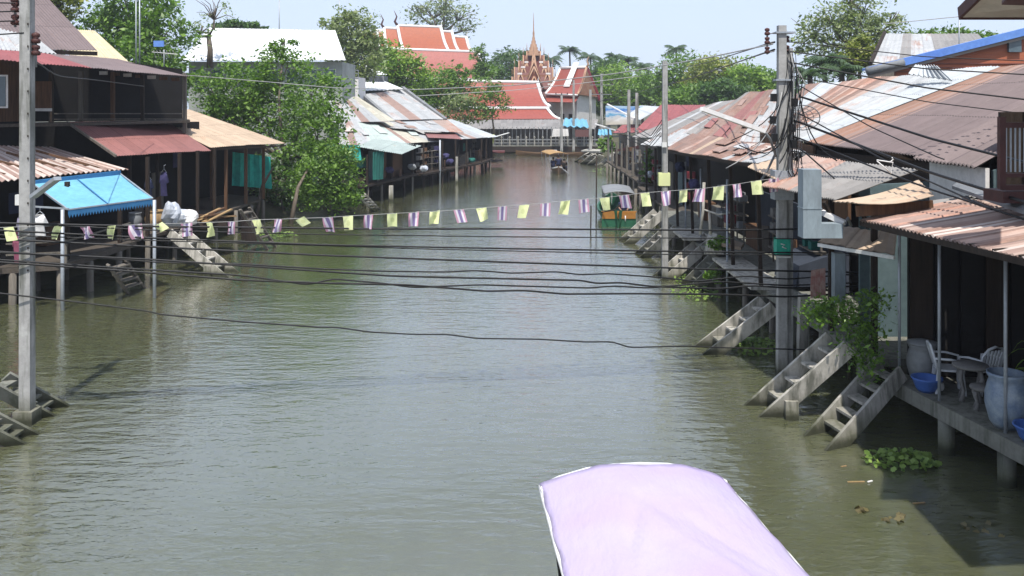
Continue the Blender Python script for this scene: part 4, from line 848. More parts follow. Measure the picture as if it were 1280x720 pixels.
# ------------------------------------------------------------------ STEPS
def ld(label, fpx, fpy, tpx, tpy, tz, wd_=(0, 1, 0), w=.7, n=4, mat=None, depth=.28, **kw):
    return ladder(label, G(fpx, fpy, 0), G(tpx, tpy, tz), wd_, w, n, mat, depth, **kw)
ld('pale stained concrete steps in the water between the power pole and the vine bush', 963, 521, 1062, 434, 1.5, (-.15, 1, 0), .72, 4, conc_l, .34, support=True)
ld('grey concrete steps leaning on the nearest deck, beside the clump of floating leaves', 1046, 560, 1128, 466, 1.1, (-.2, 1, 0), .75, 5, conc, .30)
ld('pale concrete steps left of the power pole, with dark drip stains', 891, 443, 968, 384, 1.25, (-.1, 1, 0), .75, 4, conc_l, .34)
ld('light concrete steps in front of the stone slabs past the flags pole', 834, 350, 892, 300, 1.35, (-.1, 1, 0), .9, 4, conc_l, .36)
ld('dark mossy broken steps leaning at the walkway, nearest after the slabs', 868, 362, 912, 318, 1.25, (-.1, 1, 0), .9, 4, conc_d, .4)
ld('long sunlit plank steps beside the green and orange boat', 786, 305, 828, 268, 1.35, (-.1, 1, 0), 1.1, 5, conc_l, .35)
ld('second mossy steps between the boat and the slabs', 806, 322, 846, 285, 1.35, (-.1, 1, 0), .9, 4, conc, .35)
ld('bright whitewashed steps on the left bank below the white sacks', 277, 346, 212, 291, 1.45, (.1, 1, 0), .95, 5, conc_l, .34, support=True)
ld('dark wooden steps in shade under the blue awning shop', 160, 367, 135, 331, 1.25, (.2, 1, 0), .9, 4, wg, .12)
ld('thin weathered ladder leaning by the dark mesh near the tree', 334, 312, 300, 262, 1.9, (.2, 1, 0), .8, 6, wg, .12)
ld('small white ladder in front of the mint roofed house', 466, 264, 447, 244, 1.2, (.4, 1, 0), .8, 5, conc_l, .14)
ld('concrete steps at the lower left behind the left power pole', 58, 521, -14, 482, .85, (.0, 1, 0), .6, 4, conc_d, .24)
ld('lowest concrete steps at the left edge with the foot in the water', 20, 556, -30, 531, .5, (0, 1, 0), .5, 3, conc_d, .22)
for i, (a, b, c, d, lb) in enumerate(((757, 209, 777, 192, 'leftmost'), (766, 212, 784, 196, 'middle'), (778, 216, 795, 200, 'rightmost'))):
    ld(lb+' of three pale slab steps at the far right landing', a, b, c, d, 1.2, (-.2, 1, 0), 1.8, 2, conc_l, .5)
for i, (a, b, c, d, lb) in enumerate(((728, 203, 742, 193, 'left'), (738, 206, 752, 194, 'right'))):
    ld(lb+' of two distant pale steps near the river gallery', a, b, c, d, 1.1, (-.3, 1, 0), 2.0, 2, conc_l, .6)
m = MB(); m.hexa([P(726, 190, 112), P(754, 191, 104), P(760, 189, 106), P(734, 188, 114)], [P(726, 188, 112), P(754, 189, 104), P(760, 187, 106), P(734, 186, 114)]); tag(m.build('landing_slab', conc_l), 'pale concrete landing slab above the distant steps', 'landing')

# ------------------------------------------------------------------ POLES
def insul(m, p, s=1.0):
    m.lathe(Vector(p), [(0, -.02), (.035*s, -.02), (.05*s, 0), (.05*s, .03*s), (.025*s, .05*s), (.045*s, .07*s), (.045*s, .10*s), (0, .12*s)], 10)
def pole(label, px, yb, ytop, w0, w1, Y=None, mat=None, arms=(), name='power_pole', cat='pole', group=None):
    g = G(px, yb, 0) if Y is None else P(px, yb, Y); zt = H-(ytop-HY)*g.y/F
    r = thing(name, label, cat, (g.x, g.y, 0), 0, group); m = MB(); m.bar((g.x, g.y, -1), (g.x, g.y, zt), w0, w2=w1); m.build('shaft', mat or conc_pole, r)
    for z, L in arms:
        m = MB(); m.bar((g.x-L, g.y-.12, z), (g.x+L, g.y-.12, z), .09); m.build('crossarm', greym, r)
        for s in (-1, 0, 1):
            m = MB(); insul(m, (g.x+s*L*.9, g.y-.12, z+.05), 1.6); m.build('insulator', maroon, r)
    return r, g
r, g = pole('tall square concrete pole standing in the water at the left edge', 34, 528, -60, .225, .20)
PL = g
m = MB(); m.box(g.x-.19, g.y-.19, -.2, g.x+.19, g.y+.19, .26); m.build('footing', conc, r)
m = MB(); a = P(19, 6, g.y-.1); m.tube([P(19, -10, g.y), P(19, 34, g.y)], .025, 6); m.build('insulator_rod', greym, r)
for y in (2, 14, 30):
    m = MB(); insul(m, P(19, y, g.y), 1.7); m.build('insulator', maroon, r)
    m = MB(); m.tube([P(19, y, g.y), P(30, y-2, g.y)], .02, 6); m.build('bracket', greym, r)
m = MB(); m.tube([P(45, 50, g.y), P(45, 84, g.y)], .02, 6); m.build('insulator_rod', greym, r)
for y in (53, 68): m = MB(); insul(m, P(45, y, g.y), 1.7); m.build('insulator', maroon, r)
m = MB(); m.bar(P(41, 246, g.y-.2), P(72, 223, g.y-.8), .14, .07); m.build('lamp_arm', steel, r)
for y in range(12): 
    m = MB() if y == 0 else m; a = P(35, 30+y*28, g.y-.115); m.box(a.x-.012, a.y-.01, a.z-.02, a.x+.012, a.y, a.z+.02)
m.build('bolt_holes', wd, r)
m = MB(); m.box(P(22, 243, 18.3).x, 18.2, P(22, 256, 18.3).z, P(28, 243, 18.3).x, 18.3, P(28, 243, 18.3).z); m.build('meter_box', whitem, r)

r, g = pole('main concrete power pole on the right, wrapped by cables and a green label', 977, 470, 32, .22, .18)
PR = g; Yr = g.y
m = MB(); m.bar((g.x+.19, g.y+.05, -1), (g.x+.19, g.y+.05, H-(60-HY)*Yr/F), .14); m.build('twin_shaft', conc_pole, r)
m = MB(); m.box(P(966, 215, Yr).x, Yr-.17, P(966, 249, Yr).z, P(990, 215, Yr).x, Yr+.2, P(966, 213, Yr).z); m.build('steel_sleeve', steel, r)
m = MB(); a, b = P(971, 319, Yr-.16), P(988, 299, Yr-.16); m.box(a.x, Yr-.17, a.z, b.x, Yr+.1, b.z); f = m.build('green_label', green_wrap, r)
m = MB(); cxx = (a.x+b.x)/2; cz = (a.z+b.z)/2+.02; m.tube([(cxx-.07, Yr-.185, cz+.06), (cxx+.02, Yr-.185, cz+.04), (cxx-.04, Yr-.185, cz-.01), (cxx+.06, Yr-.185, cz-.05)], .012, 5); m.box(a.x, Yr-.18, a.z-.06, b.x, Yr-.17, a.z-.02); m.build('white_mark', whitem, f)
m = MB(); m.tube([P(959, 38, Yr), P(959, 68, Yr)], .022, 6); m.build('insulator_rod', greym, r)
for y in (43, 54, 66):
    m = MB(); insul(m, P(959, y, Yr), 1.3); m.build('insulator', maroon, r)
    m = MB(); m.tube([P(959, y, Yr), P(968, y-2, Yr)], .015, 6); m.build('bracket', greym, r)
for px, y in ((984, 52), (984, 64)): m = MB(); insul(m, P(px, y, Yr), 1.2); m.build('insulator', maroon, r)
for y in (41, 100):
    m = MB(); a = P(975, y, Yr); m.box(a.x-.13, Yr-.14, a.z-.02, a.x+.32, Yr+.14, a.z+.02); m.build('clamp', steel, r)
for k, (x, y) in enumerate(((967, 122), (993, 128), (966, 150), (990, 160), (968, 172), (992, 180))):
    m = MB(); a = P(x, y, Yr-.2); m.box(a.x-.06, a.y-.06, a.z-.09, a.x+.06, a.y+.06, a.z+.09); m.build('junction_box', cable_m, r)
# tangled loops of cable around the pole
rg = random.Random(5)
for k in range(12):
    p0 = Vector((rg.uniform(-9, 22), rg.uniform(62, 150), 0)); pts = []
    x, y = 977+p0.x, p0.y; tx, ty = 977+rg.uniform(-70, 75), rg.uniform(165, 232); sag = rg.uniform(4, 30)
    dY = rg.uniform(-.25, -.05)
    for i in range(9):
        t = i/8; pts.append(P(x+(tx-x)*(t**1.5), y+(ty-y)*t+sag*math.sin(math.pi*t), Yr+dY-.2*t))
    m = MB(); m.tube(pts, rg.choice([.008, .012, .016]), 5); m.build('slack_cable', rg.choice([cable_m, cable_m, cable_m, wire_m]), r)
for k in range(6):
    x = 986+k*2.5; m = MB(); m.tube([P(x, 60+k*6, Yr-.15), P(x+3+k, 80+k*5, Yr-.15), P(x+4-k*.5, 140, Yr-.15), P(x-1, 190+k*5, Yr-.15)], .014, 5); m.build('riser_cable', [cable_m, wire_m][k % 2], r)
for x in (994, 989):
    c = P(x+2, 205, Yr-.2); m = MB(); m.tube([c+Vector((.12*math.cos(t*.55), 0, .3*math.sin(t*.55))) for t in range(12)], .014, 5); m.build('cable_coil', cable_m, r)
# wire mesh dish at the pole
c = P(1003, 147, Yr+1.0); t_ = thing('mesh_dish', 'round dark wire mesh satellite dish behind the main power pole', 'satellite dish', c)
m = MB(); vs = []; n = 16
for k in range(n):
    a = k*2*math.pi/n; m.tube([c+Vector((.42*q*math.cos(a)-.12*(1-q*q), -.22*(q*q)+.2, .30*q*math.sin(a))) for q in (0, .33, .66, 1)], .007, 4)
for q in (.2, .4, .6, .8, 1): m.tube([c+Vector((.42*q*math.cos(k*math.pi/10)-.12*(1-q*q), -.22*(q*q)+.2, .30*q*math.sin(k*math.pi/10))) for k in range(21)], .008 if q < 1 else .014, 4)
m.build('mesh_bowl', greym, t_); m = MB(); m.tube([c+Vector((-.1, .2, 0)), c+Vector((-.2, .3, -.7)), c+Vector((-.3, .4, -1.1))], .03, 6); m.build('mast', greym, t_)
d2 = copy_tree(t_); d2.location = P(985, 186, Yr+.4); d2.rotation_euler = (.3, 0, .5); d2['label'] = 'second dark mesh dish hanging lower, left side of the main power pole'
d2['group'] = t_['group'] = 'mesh dishes by the power pole'
# tube street lamps
def tubelamp(label, a, b, c):
    t = thing('tube_street_lamp', label, 'street lamp', Vector(c), 0, 'street lamps with long white tubes')
    m = MB(); m.bar(a, b, .13, .09); m.build('tube_housing', trim_w, t)
    m = MB(); m.tube([b, b.lerp(c, .5)+Vector((0, 0, .12)), c], .03, 6); m.build('arm', greym, t)
tubelamp('big white tube street lamp reaching left from the main power pole', P(877, 136, 20), P(955, 164, 20.6), P(970, 196, Yr-.1))
tubelamp('upper white tube street lamp by the far billboard', P(759, 130, 78), P(793, 148, 76), P(798, 152, 76))
tubelamp('lower white tube street lamp below the far billboard', P(744, 155, 80), P(770, 163, 78), P(776, 166, 78))
tubelamp('short grey lamp on a bracket above the tan canopy by the duct', P(1027, 265, 17.8), P(1056, 279, 17.5), P(1064, 282, 17.7))
# stump beside the pole
g = G(1002, 452, 0); m = MB(); m.bar((g.x, g.y, -1), (g.x+.05, g.y, 6.3-(368-HY)*g.y/F), .26, w2=.22); tag(m.build('mooring_stump', conc), 'thick pale concrete stump beside the foot of the main power pole', 'post')
r, g = pole('tall thin concrete pole with a yellow cloth band at the eave of the rusty roofs', 831, 350, 76, .22, .17)
m = MB(); a, b = P(823, 232, g.y), P(837, 216, g.y); m.box(a.x, g.y-.13, a.z, b.x, g.y+.13, b.z); m.build('yellow_band', flag_y, r)
m = MB(); a, b = P(827, 184, g.y-.1), P(833, 178, g.y-.1); m.box(a.x, g.y-.2, a.z, b.x, g.y-.1, b.z); m.build('white_plate', whitem, r)
for k in range(5):
    m = MB(); x = 829+rg.uniform(-4, 4); m.tube([P(x, 150+5*k, g.y-.12), P(x-14, 170+4*k, g.y-.2), P(x-30-k*6, 160+2*k, g.y+3)], .015, 4); m.build('slack_cable', cable_m, r)
grp = 'grey concrete poles beyond the rusty roofs'
pole('left one of two close concrete poles at the far red roof', 786, 228, 112, .30, .22)
pole('right one of two close concrete poles at the far red roof', 796, 232, 116, .28, .22)
pole('distant concrete pole rising from the gallery railing', 702, 186, 118, .34, .26, Y=116, arms=((12.0-4.5, .8),))
pole('distant concrete pole in front of the chapel wall', 717, 160, 100, .32, .25, Y=118)
pole('distant concrete pole right of the chapel gable', 738, 186, 112, .36, .28, Y=110)
pole('distant pole with crossarms in front of the green trees', 752, 150, 92, .4, .3, Y=125, arms=((8.9, 1.6), (7.6, 1.4)))
pole('thin pole with crossarms before the temple hall roof', 513, 112, 73, .3, .2, Y=105, arms=((8.9, 1.2), (10.2, .9)))
pole('short concrete mooring post in front of the mint roofed house', 489, 252, 232, .28, .26, name='mooring_post', cat='post', mat=conc_l)
g = G(326, 268); m = MB(); m.bar((g.x, g.y, -.5), (g.x, g.y, .9), .3); m.bar((g.x, g.y, .9), (g.x, g.y, 2.2), .16); tag(m.build('mooring_post', conc_l), 'light post with a thick base standing at the roots of the big tree', 'post')
for i, (px, yb, yt, lb) in enumerate(((745, 281, 195, 'tall thin dark mooring stick in open water near the docked boat'), (738, 291, 257, 'short thin mooring stick left of the docked boat'))):
    g = G(px, yb); m = MB(); m.tube([(g.x, g.y, -1), (g.x+.03, g.y, H-(yt-HY)*g.y/F)], .035, 6); tag(m.build('mooring_stick', wd), lb, 'mooring stick')
for px, yt, yb, Y, lb in ((170, -8, 66, 58, 'left one of the two thin antenna masts over the left trees'), (174.5, -8, 66, 58.3, 'right one of the two thin antenna masts over the left trees'), (349, -5, 38, 95, 'hair thin mast in the sky above the white hall'), (424, -5, 40, 110, 'thin mast above the tree beside the white hall'), (1199, 23, 48, 60, 'small thin mast over the grey gabled house')):
    m = MB(); m.tube([P(px, yb+30, Y), P(px, yt, Y)], .045 if Y < 70 else .06, 5); tag(m.build('antenna_mast', steel), lb, 'antenna')
# Yagi antenna
r = thing('television_antenna', 'television antenna with thin crossbars in front of the left trees', 'antenna', P(205, 75, 55))
m = MB(); m.tube([P(205, 90, 55), P(205, 62, 55)], .03, 5); m.build('mast', steel, r)
m = MB(); m.tube([P(190, 65, 55), P(222, 68, 54)], .025, 5)
for k in range(7): m.tube([P(192+k*4, 63, 54.5), P(195+k*4, 73, 55.4)], .015, 4)
m.build('elements', whitem, r)
# billboard and small signs
r = thing('billboard', 'blue and white picture billboard beside the far red roofs', 'billboard', P(772, 160, 86))
def bbmat():
    m, t, b = newmat('billboard_print'); g = N(t, 'ShaderNodeTexCoord').outputs['UV']; sp = N(t, 'ShaderNodeSeparateXYZ'); t.links.new(g, sp.inputs[0])
    n = noise(t, g, 3.2, 4); v = math_(t, 'ADD', sp.outputs[1], math_(t, 'MULTIPLY', math_(t, 'SUBTRACT', n, .5), .7))
    col = ramp(t, v, (.1, (.55, .50, .42)), (.38, (.70, .68, .66)), (.5, (.10, .38, .62)), (.62, (.65, .72, .78)), (.8, (.05, .22, .60)), (.95, (.45, .62, .75)))
    t.links.new(col, b.inputs['Base Color']); b.inputs['Roughness'].default_value = .5; return m
m = MB(); A, B, C, Dq = P(757, 156, 86), P(799, 155, 82), P(803, 133, 82), P(757, 132, 86)
m.add([A, B, C, Dq], [(0, 1, 2, 3)], [(0, 0), (1, 0), (1, 1), (0, 1)]); m.build('panel', bbmat(), r, solid=.1)
m = MB(); m.bar(A+Vector((.3, .3, -3)), Dq+Vector((.3, .3, 0)), .15); m.bar(B+Vector((-.3, .3, -3)), C+Vector((-.3, .3, 0)), .15); m.build('frame', greym, r)
m = MB(); a, b = P(719, 171, 116), P(736, 162, 116); m.box(a.x, 116, a.z, b.x, 116.1, b.z); tag(m.build('sign_board', r_redbrown), 'small brown red board hanging at the right end of the river gallery', 'sign')
m = MB(); a, b = P(690, 172, 117), P(711, 161, 117); m.sheet(P(690, 171, 117), P(711, 170, 117), P(710, 161, 117), P(691, 161, 117), pitch=.4, amp=.08); tag(m.build('hanging_cloth', trim_w, solid=.02), 'white cloth hung along the river gallery opening', 'cloth')
m = MB(); m.sheet(P(703, 158, 118), P(736, 159, 116), P(733, 149, 121), P(706, 148, 122), pitch=.9, amp=.12); tag(m.build('tarpaulin', blue_tarp, solid=.02), 'crumpled blue tarpaulin roof below the chapel wall', 'tarpaulin')
m = MB(); m.sheet(P(747, 169, 98), P(765, 168, 94), P(763, 161, 98), P(748, 162, 100), pitch=.9, amp=.08); tag(m.build('tarpaulin', blue_tarp, solid=.02), 'small pale blue tarpaulin below the lower tube lamp', 'tarpaulin')
a = P(194, 53, 54); m = MB(); m.box(a.x-.1, a.y, a.z-.25, a.x+.5, a.y+.08, a.z+.1); tag(m.build('blue_board', blue_roof), 'small bright blue board between the leaves at the upper left', 'sign')

# ------------------------------------------------------------------ CABLES AND BUNTING
Ya, Yb = PL.y-.17, PR.y-.25
def cabY(px): return Ya+(Yb-Ya)*(px-34)/(977-34)
def cable(label, pts, r, mat=None, Yf=cabY, group='black cables strung across the canal', name='cable'):
    xs = [p[0] for p in pts]; ys = [p[1] for p in pts]; out = []
    x = xs[0]
    while x <= xs[-1]:
        t = x; y = float(np.interp(t, xs, ys)); y = (y*2+float(np.interp(t-8, xs, ys))+float(np.interp(t+8, xs, ys)))/4
        out.append(P(t, y, Yf(t))); x += 8
    out.append(P(xs[-1], ys[-1], Yf(xs[-1])))
    m = MB(); m.tube(out, r*1.22, 6); o = m.build(name, mat or cable_m); tag(o, label, 'cable', group); return o
cable('topmost thin straight cable of the lower bundle, just under the flags', [(-40, 278), (190, 283), (460, 286), (640, 286), (900, 288), (1060, 285), (1180, 288), (1330, 292)], .017)
cable('second straight cable, thin, running below the flags', [(-40, 277), (200, 288), (400, 293), (640, 296), (900, 298), (1330, 301)], .010)
cable('third straight cable, thick and dark', [(-40, 286), (200, 298), (400, 306), (544, 309), (650, 311), (900, 315), (1330, 319)], .016)
cable('fourth cable, thin and greyish, hugging the thick third one', [(-40, 292), (200, 301), (400, 307), (544, 311.5), (830, 318), (1100, 319), (1330, 322)], .010, wire_m if False else None)
cable('fifth straight cable, thick, slightly sagging to the right', [(-40, 297), (200, 309), (400, 319), (640, 328), (900, 337), (1100, 341), (1330, 344)], .018)
cable('sixth cable, wavy in the middle of the canal', [(-40, 312), (120, 322), (200, 328), (300, 330), (400, 336), (478, 339), (556, 340), (595, 338), (640, 341.5), (697, 339.5), (724, 343.5), (760, 342), (830, 347), (870, 352), (930, 345), (985, 349), (1060, 343), (1150, 347), (1330, 346)], .014)
cable('seventh cable, lumpy, dipping right of centre', [(-40, 314), (100, 320), (200, 325), (300, 332), (400, 339), (490, 345), (568, 347), (728, 350.5), (745, 354.5), (775, 353), (814, 358), (900, 361), (940, 357), (985, 360), (1100, 357), (1200, 361), (1330, 361)], .017)
cable('eighth cable, crossing over the one below near the left', [(-40, 322), (150, 335), (300, 344), (385, 356), (416, 348.6), (478, 354), (517, 359.5), (548, 358), (600, 356), (736, 360), (765, 357.5), (810, 360), (900, 352), (985, 357), (1100, 352), (1330, 356)], .015)
cable('ninth and lowest cable of the bundle, thick and twisted', [(-40, 325), (150, 338), (300, 350), (408, 354), (509, 356), (560, 360), (607, 364), (655, 363), (705, 367.5), (790, 367), (900, 368), (985, 371), (1050, 367), (1180, 372), (1330, 370)], .018)
cable('single low sagging cable far below the bundle, kinked right of centre', [(-40, 362), (100, 378), (185, 389), (200, 393), (300, 402), (400, 409), (420, 409), (462, 415), (517, 418), (560, 418), (595, 423), (673, 424), (732, 427.5), (767, 427), (785, 434.5), (857, 432.5), (900, 434.5), (1050, 438), (1180, 443), (1330, 448)], .013)
yw = lambda px: 40+(Yr-40)*(px-230)/(968-230)
cable('pale thin wire rising from the veranda roof to the main pole', [(233, 94), (330, 102), (420, 110), (520, 112), (640, 107), (770, 92), (880, 73), (966, 55)], .014, wire_m, yw, 'wires above the roofs', 'wire')
cable('pale thin wire hanging lower before the temple', [(520, 120), (640, 113), (720, 105), (800, 95)], .03, wire_m, lambda x: 90, 'wires above the roofs', 'wire')
for i, (x0, y0, x1, y1, Y1, rr) in enumerate(((968, 52, 800, 95, 95, .02), (968, 62, 745, 128, 100, .02), (984, 52, 1330, 78, 19, .010), (984, 64, 1330, 96, 19, .013), (988, 78, 1330, 130, 18.5, .016), (990, 95, 1330, 148, 18, .010), (992, 150, 1330, 268, 12.5, .022), (992, 170, 1330, 290, 12.5, .014), (996, 105, 1180, 200, 17, .010), (996, 140, 1240, 262, 14, .012), (1000, 185, 1100, 262, 18, .014), (998, 120, 1330, 215, 14, .02), (1104, 30, 1330, 8, 30, .012))):
    lb = ['left upper wire from the pole top toward the far trees', 'left lower wire from the pole top toward the far trees', 'highest thin wire leaving the pole top to the right', 'second wire from the pole top to the right', 'third wire sagging over the patched white roof', 'fourth thin wire over the purple roof', 'thick heavy cable descending right across the lean-to roofs', 'thinner cable beneath the heavy one descending right', 'steep thin wire crossing the brown roof corner', 'long slanting wire toward the striped roof', 'short slanting cable over the grey lean-to', 'cable sagging over the purple roofs to the grille', 'faint wire in the sky by the top right eave'][i]
    yf = lambda px, a=x0, b=x1, c=Y1: Yr-.1+(c-Yr)*(px-a)/(b-a)
    if x1 < x0: yf2 = lambda px, a=x0, b=x1, c=Y1: Yr+(c-Yr)*(a-px)/(a-b); pts = [(x1, y1), ((x0+x1)/2, (y0+y1)/2+5), (x0, y0)]; yf = yf2
    elif i == 12: pts = [(x0, y0), (x1, y1)]; yf = lambda px: 30
    else: pts = [(x0, y0), ((x0+x1)/2, (y0+y1)/2+6), (x1, y1)]
    cable(lb, pts, rr, cable_m if i != 12 else wire_m, yf, 'wires above the roofs', 'wire')
for i, (y0, y1) in enumerate(((2, 4), (17, 14), (29, 26), (43, 41))):
    cable(['topmost', 'second', 'third', 'lowest'][i]+' of four black wires entering at the upper left pole', [(-60, y0), (19, y1)] if i < 3 else [(-60, 47), (30, 41)], .012, cable_m, lambda px: PL.y-.1, 'wires at the left pole', 'wire')
cable('diagonal dark wire from the left pole down to the veranda', [(36, 70), (70, 95), (120, 100), (180, 108)], .012, cable_m, lambda px: PL.y+(px-36)*.14, 'wires at the left pole', 'wire')
FL = [(10, 284, 'y'), (74, 282, 'y'), (105, 283, 's'), (137, 282, 'y'), (168, 281, 's'), (197, 280, 'f'), (232, 279, 's'), (261, 278, 'y'), (291, 277, 's'), (322, 274.5, 'y'), (350, 274, 's'), (375, 273, 'f'), (407, 272, 's'), (435, 270, 'y'), (462, 268.5, 's'), (489, 267, 'y'), (517, 265.5, 's'), (545, 264, 'y'), (574, 262, 's'), (600, 260, 'y'), (629, 258, 's'), (655, 256, 'y'), (681, 254, 's'), (705, 251, 'y'), (730, 249, 's'), (756, 247, 'y'), (781, 244, 's'), (805, 241, 'y'), (832, 239, 's'), (853, 237.5, 'y'), (876, 236, 's'), (898, 233, 'y'), (922, 230, 's'), (946, 226, 'y'), (968, 223, 's')]
r = thing('flag_bunting', 'string of small yellow and red white blue striped flags across the canal', 'bunting', P(640, 257, cabY(640)))
m = MB(); m.tube([P(x, y, cabY(x)) for x, y in [(-40, 286)]+[(a, b) for a, b, c in FL]+[(985, 221)]], .006, 5); m.build('string', wire_m, r)
rf = random.Random(11)
for x, y, k in FL:
    m = MB(); Y = cabY(x); wpx, hpx = rf.uniform(11, 13.5), rf.uniform(15.5, 18) if k != 'f' else 8; sk_ = rf.uniform(-4, 6); cv = rf.uniform(-.09, .09); yaw = rf.uniform(-.9, .9); x += rf.uniform(-2, 2); vs = []; uv = []
    if k == 'f': sk_ = 9
    nu, nv = 5, 5
    for j in range(nv+1):
        for i in range(nu+1):
            u_, v_ = i/nu, j/nv; p = P(x-wpx/2+wpx*u_*(1-.12*v_*(cv > 0))+sk_*v_*(1-.4*u_*(cv > .04)), y+hpx*v_-(u_-.5)*2*rf.choice([1])*(.6 if k != 'f' else 3), Y)
            p.y += yaw*(u_-.5)*.24+cv*math.sin(u_*5+v_*3)+.04*v_*math.sin(3*u_+x); vs.append(p); uv.append((u_, 1-v_))
    m.add(vs, [(j*(nu+1)+i, j*(nu+1)+i+1, (j+1)*(nu+1)+i+1, (j+1)*(nu+1)+i) for j in range(nv) for i in range(nu)], uv, smooth=True)
    m.build('striped_flag' if k == 's' else 'yellow_flag', flag_s if k == 's' else flag_y, r)
# flags and cloths hung at the tip of the left row
for i, (px, py, mt, lb) in enumerate(((600, 172, flag_y, 'yellow green cloth hanging at the end of the left row eave'), (608, 173, trim_w, 'white cloth hanging between yellow ones at the left row tip'), (614, 172, flag_y, 'second yellow green cloth at the very tip of the left row'))):
    m = MB(); m.sheet(P(px-4, py+9, 90.5), P(px+3, py+7, 90.5), P(px+4, py-4, 90.5), P(px-4, py-4, 90.5), pitch=.25, amp=.05); tag(m.build('hung_cloth', mt, solid=.01), lb, 'cloth')

# ------------------------------------------------------------------ PEOPLE
def person(label, loc, rz, shirt, seated=True, group=None, s=1.0, pants=None):
    L = Vector(loc); rot = Matrix.Rotation(rz, 3, 'Z'); T = lambda x, y, z: L+rot @ Vector((x*s, y*s, z*s))
    root = thing('person', label, 'person', loc, 0, group)
    J = {'hip': (0, 0, .12), 'waist': (0, .02, .28), 'chest': (0, .05, .47), 'neck': (0, .06, .62), 'headb': (0, .07, .70), 'head': (0, .08, .80), 'headt': (0, .07, .88)}
    E = [('hip', 'waist'), ('waist', 'chest'), ('chest', 'neck'), ('neck', 'headb'), ('headb', 'head'), ('head', 'headt')]
    Rr = {'hip': .15, 'waist': .13, 'chest': .15, 'neck': .055, 'headb': .075, 'head': .10, 'headt': .07}
    for q, sx in (('l', -1), ('r', 1)):
        J.update({'sh'+q: (sx*.18, .05, .56), 'el'+q: (sx*.24, .12, .32), 'wr'+q: (sx*.15, .34, .22), 'hd'+q: (sx*.12, .42, .20), 'th'+q: (sx*.10, .08, .10), 'kn'+q: (sx*.13, .46, .16), 'an'+q: (sx*.12, .50, -.25), 'ft'+q: (sx*.12, .64, -.28)})
        E += [('chest', 'sh'+q), ('sh'+q, 'el'+q), ('el'+q, 'wr'+q), ('wr'+q, 'hd'+q), ('hip', 'th'+q), ('th'+q, 'kn'+q), ('kn'+q, 'an'+q), ('an'+q, 'ft'+q)]
        Rr.update({'sh'+q: .07, 'el'+q: .045, 'wr'+q: .032, 'hd'+q: .035, 'th'+q: .095, 'kn'+q: .065, 'an'+q: .045, 'ft'+q: .04})
    names = list(J); me = bpy.data.meshes.new('body'); off = worldloc(root)
    me.from_pydata([T(*J[n])-off for n in names], [(names.index(a), names.index(b)) for a, b in E], [])
    o = bpy.data.objects.new('body', me); COL.objects.link(o); o.parent = root
    md = o.modifiers.new('skin', 'SKIN'); md.use_smooth_shade = True
    sv = me.skin_vertices[0].data
    for n, v in zip(names, sv): v.radius = (Rr[n]*s, Rr[n]*s); v.use_root = (n == 'hip')
    o.modifiers.new('sub', 'SUBSURF').levels = 1; o.modifiers['sub'].render_levels = 2
    me.materials.append(skin)
    # shirt, trousers, hair
    m = MB(); m.tube([T(0, -.0, .06), T(0, .01, .2), T(0, .03, .36), T(0, .05, .50), T(0, .055, .60)], [.185*s, .165*s, .185*s, .20*s, .09*s], 12)
    for sx in (-1, 1): m.tube([T(sx*.10, .05, .56), T(sx*.19, .05, .57), T(sx*.235, .10, .38)], [.08*s, .09*s, .065*s], 8)
    m.build('shirt', shirt, root)
    m = MB()
    for sx in (-1, 1): m.tube([T(sx*.07, -.02, .11), T(sx*.11, .2, .13), T(sx*.13, .46, .16), T(sx*.12, .49, -.02), T(sx*.12, .5, -.2)], [.13*s, .115*s, .085*s, .075*s, .06*s], 10)
    m.build('trousers', pants or navy, root)
    m = MB(); c = T(0, .065, .80); vs = []; fs = []
    for i in range(7):
        for k in range(12):
            a = math.pi*.62*i/6; b = 2*math.pi*k/12; vs.append(c+rot @ Vector((.112*s*math.sin(a)*math.cos(b), .118*s*math.sin(a)*math.sin(b)-.018*s, .125*s*math.cos(a))))
    for i in range(6):
        for k in range(12): fs.append((i*12+k, i*12+(k+1) % 12, (i+1)*12+(k+1) % 12, (i+1)*12+k))
    m.add(vs, fs, smooth=True); m.build('hair', hairm, root)
    return root

# ------------------------------------------------------------------ BOATS
def hull(root, L, wdt, h, mat, loc, rz, bow=.9, stripe=None, n=22):
    Lc = Vector(loc); rot = Matrix.Rotation(rz, 3, 'Z'); m = MB(); prof = []
    for i in range(n+1):
        t = i/n*2-1; wv = wdt/2*(1-abs(t)**3.2*.93); zt = h+bow*max(0, t)**3+.28*max(0, -t)**3; zb = -.15+bow*.8*max(0, t)**4+.1*max(0, -t)**3
        prof.append((t*L/2, wv, zt, zb))
    vs = []; fs = []; mi = []
    for y, wv, zt, zb in prof:
        for q, (x, z) in enumerate(((-wv, zt), (-wv*1.0, zt-.12), (-wv*.85, (zt+zb)/2), (-wv*.45, zb), (0, zb-.04), (wv*.45, zb), (wv*.85, (zt+zb)/2), (wv, zt-.12), (wv, zt), (wv*.88, zt), (wv*.75, (zt+zb)/2+.06), (0, zb+.12), (-wv*.75, (zt+zb)/2+.06), (-wv*.88, zt))):
            vs.append(Lc+rot @ Vector((x, y, z)))
    K = 14
    for i in range(n):
        for k in range(K): fs.append((i*K+k, i*K+(k+1) % K, (i+1)*K+(k+1) % K, (i+1)*K+k)); mi.append(1 if stripe and k in (0, 7) else 0)
    fs.append(tuple(range(K))); fs.append(tuple(n*K+k for k in range(K))[::-1]); mi += [0, 0]
    m.add(vs, fs, mi=mi, smooth=False); return m.build('hull', [mat]+([stripe] if stripe else []), root)
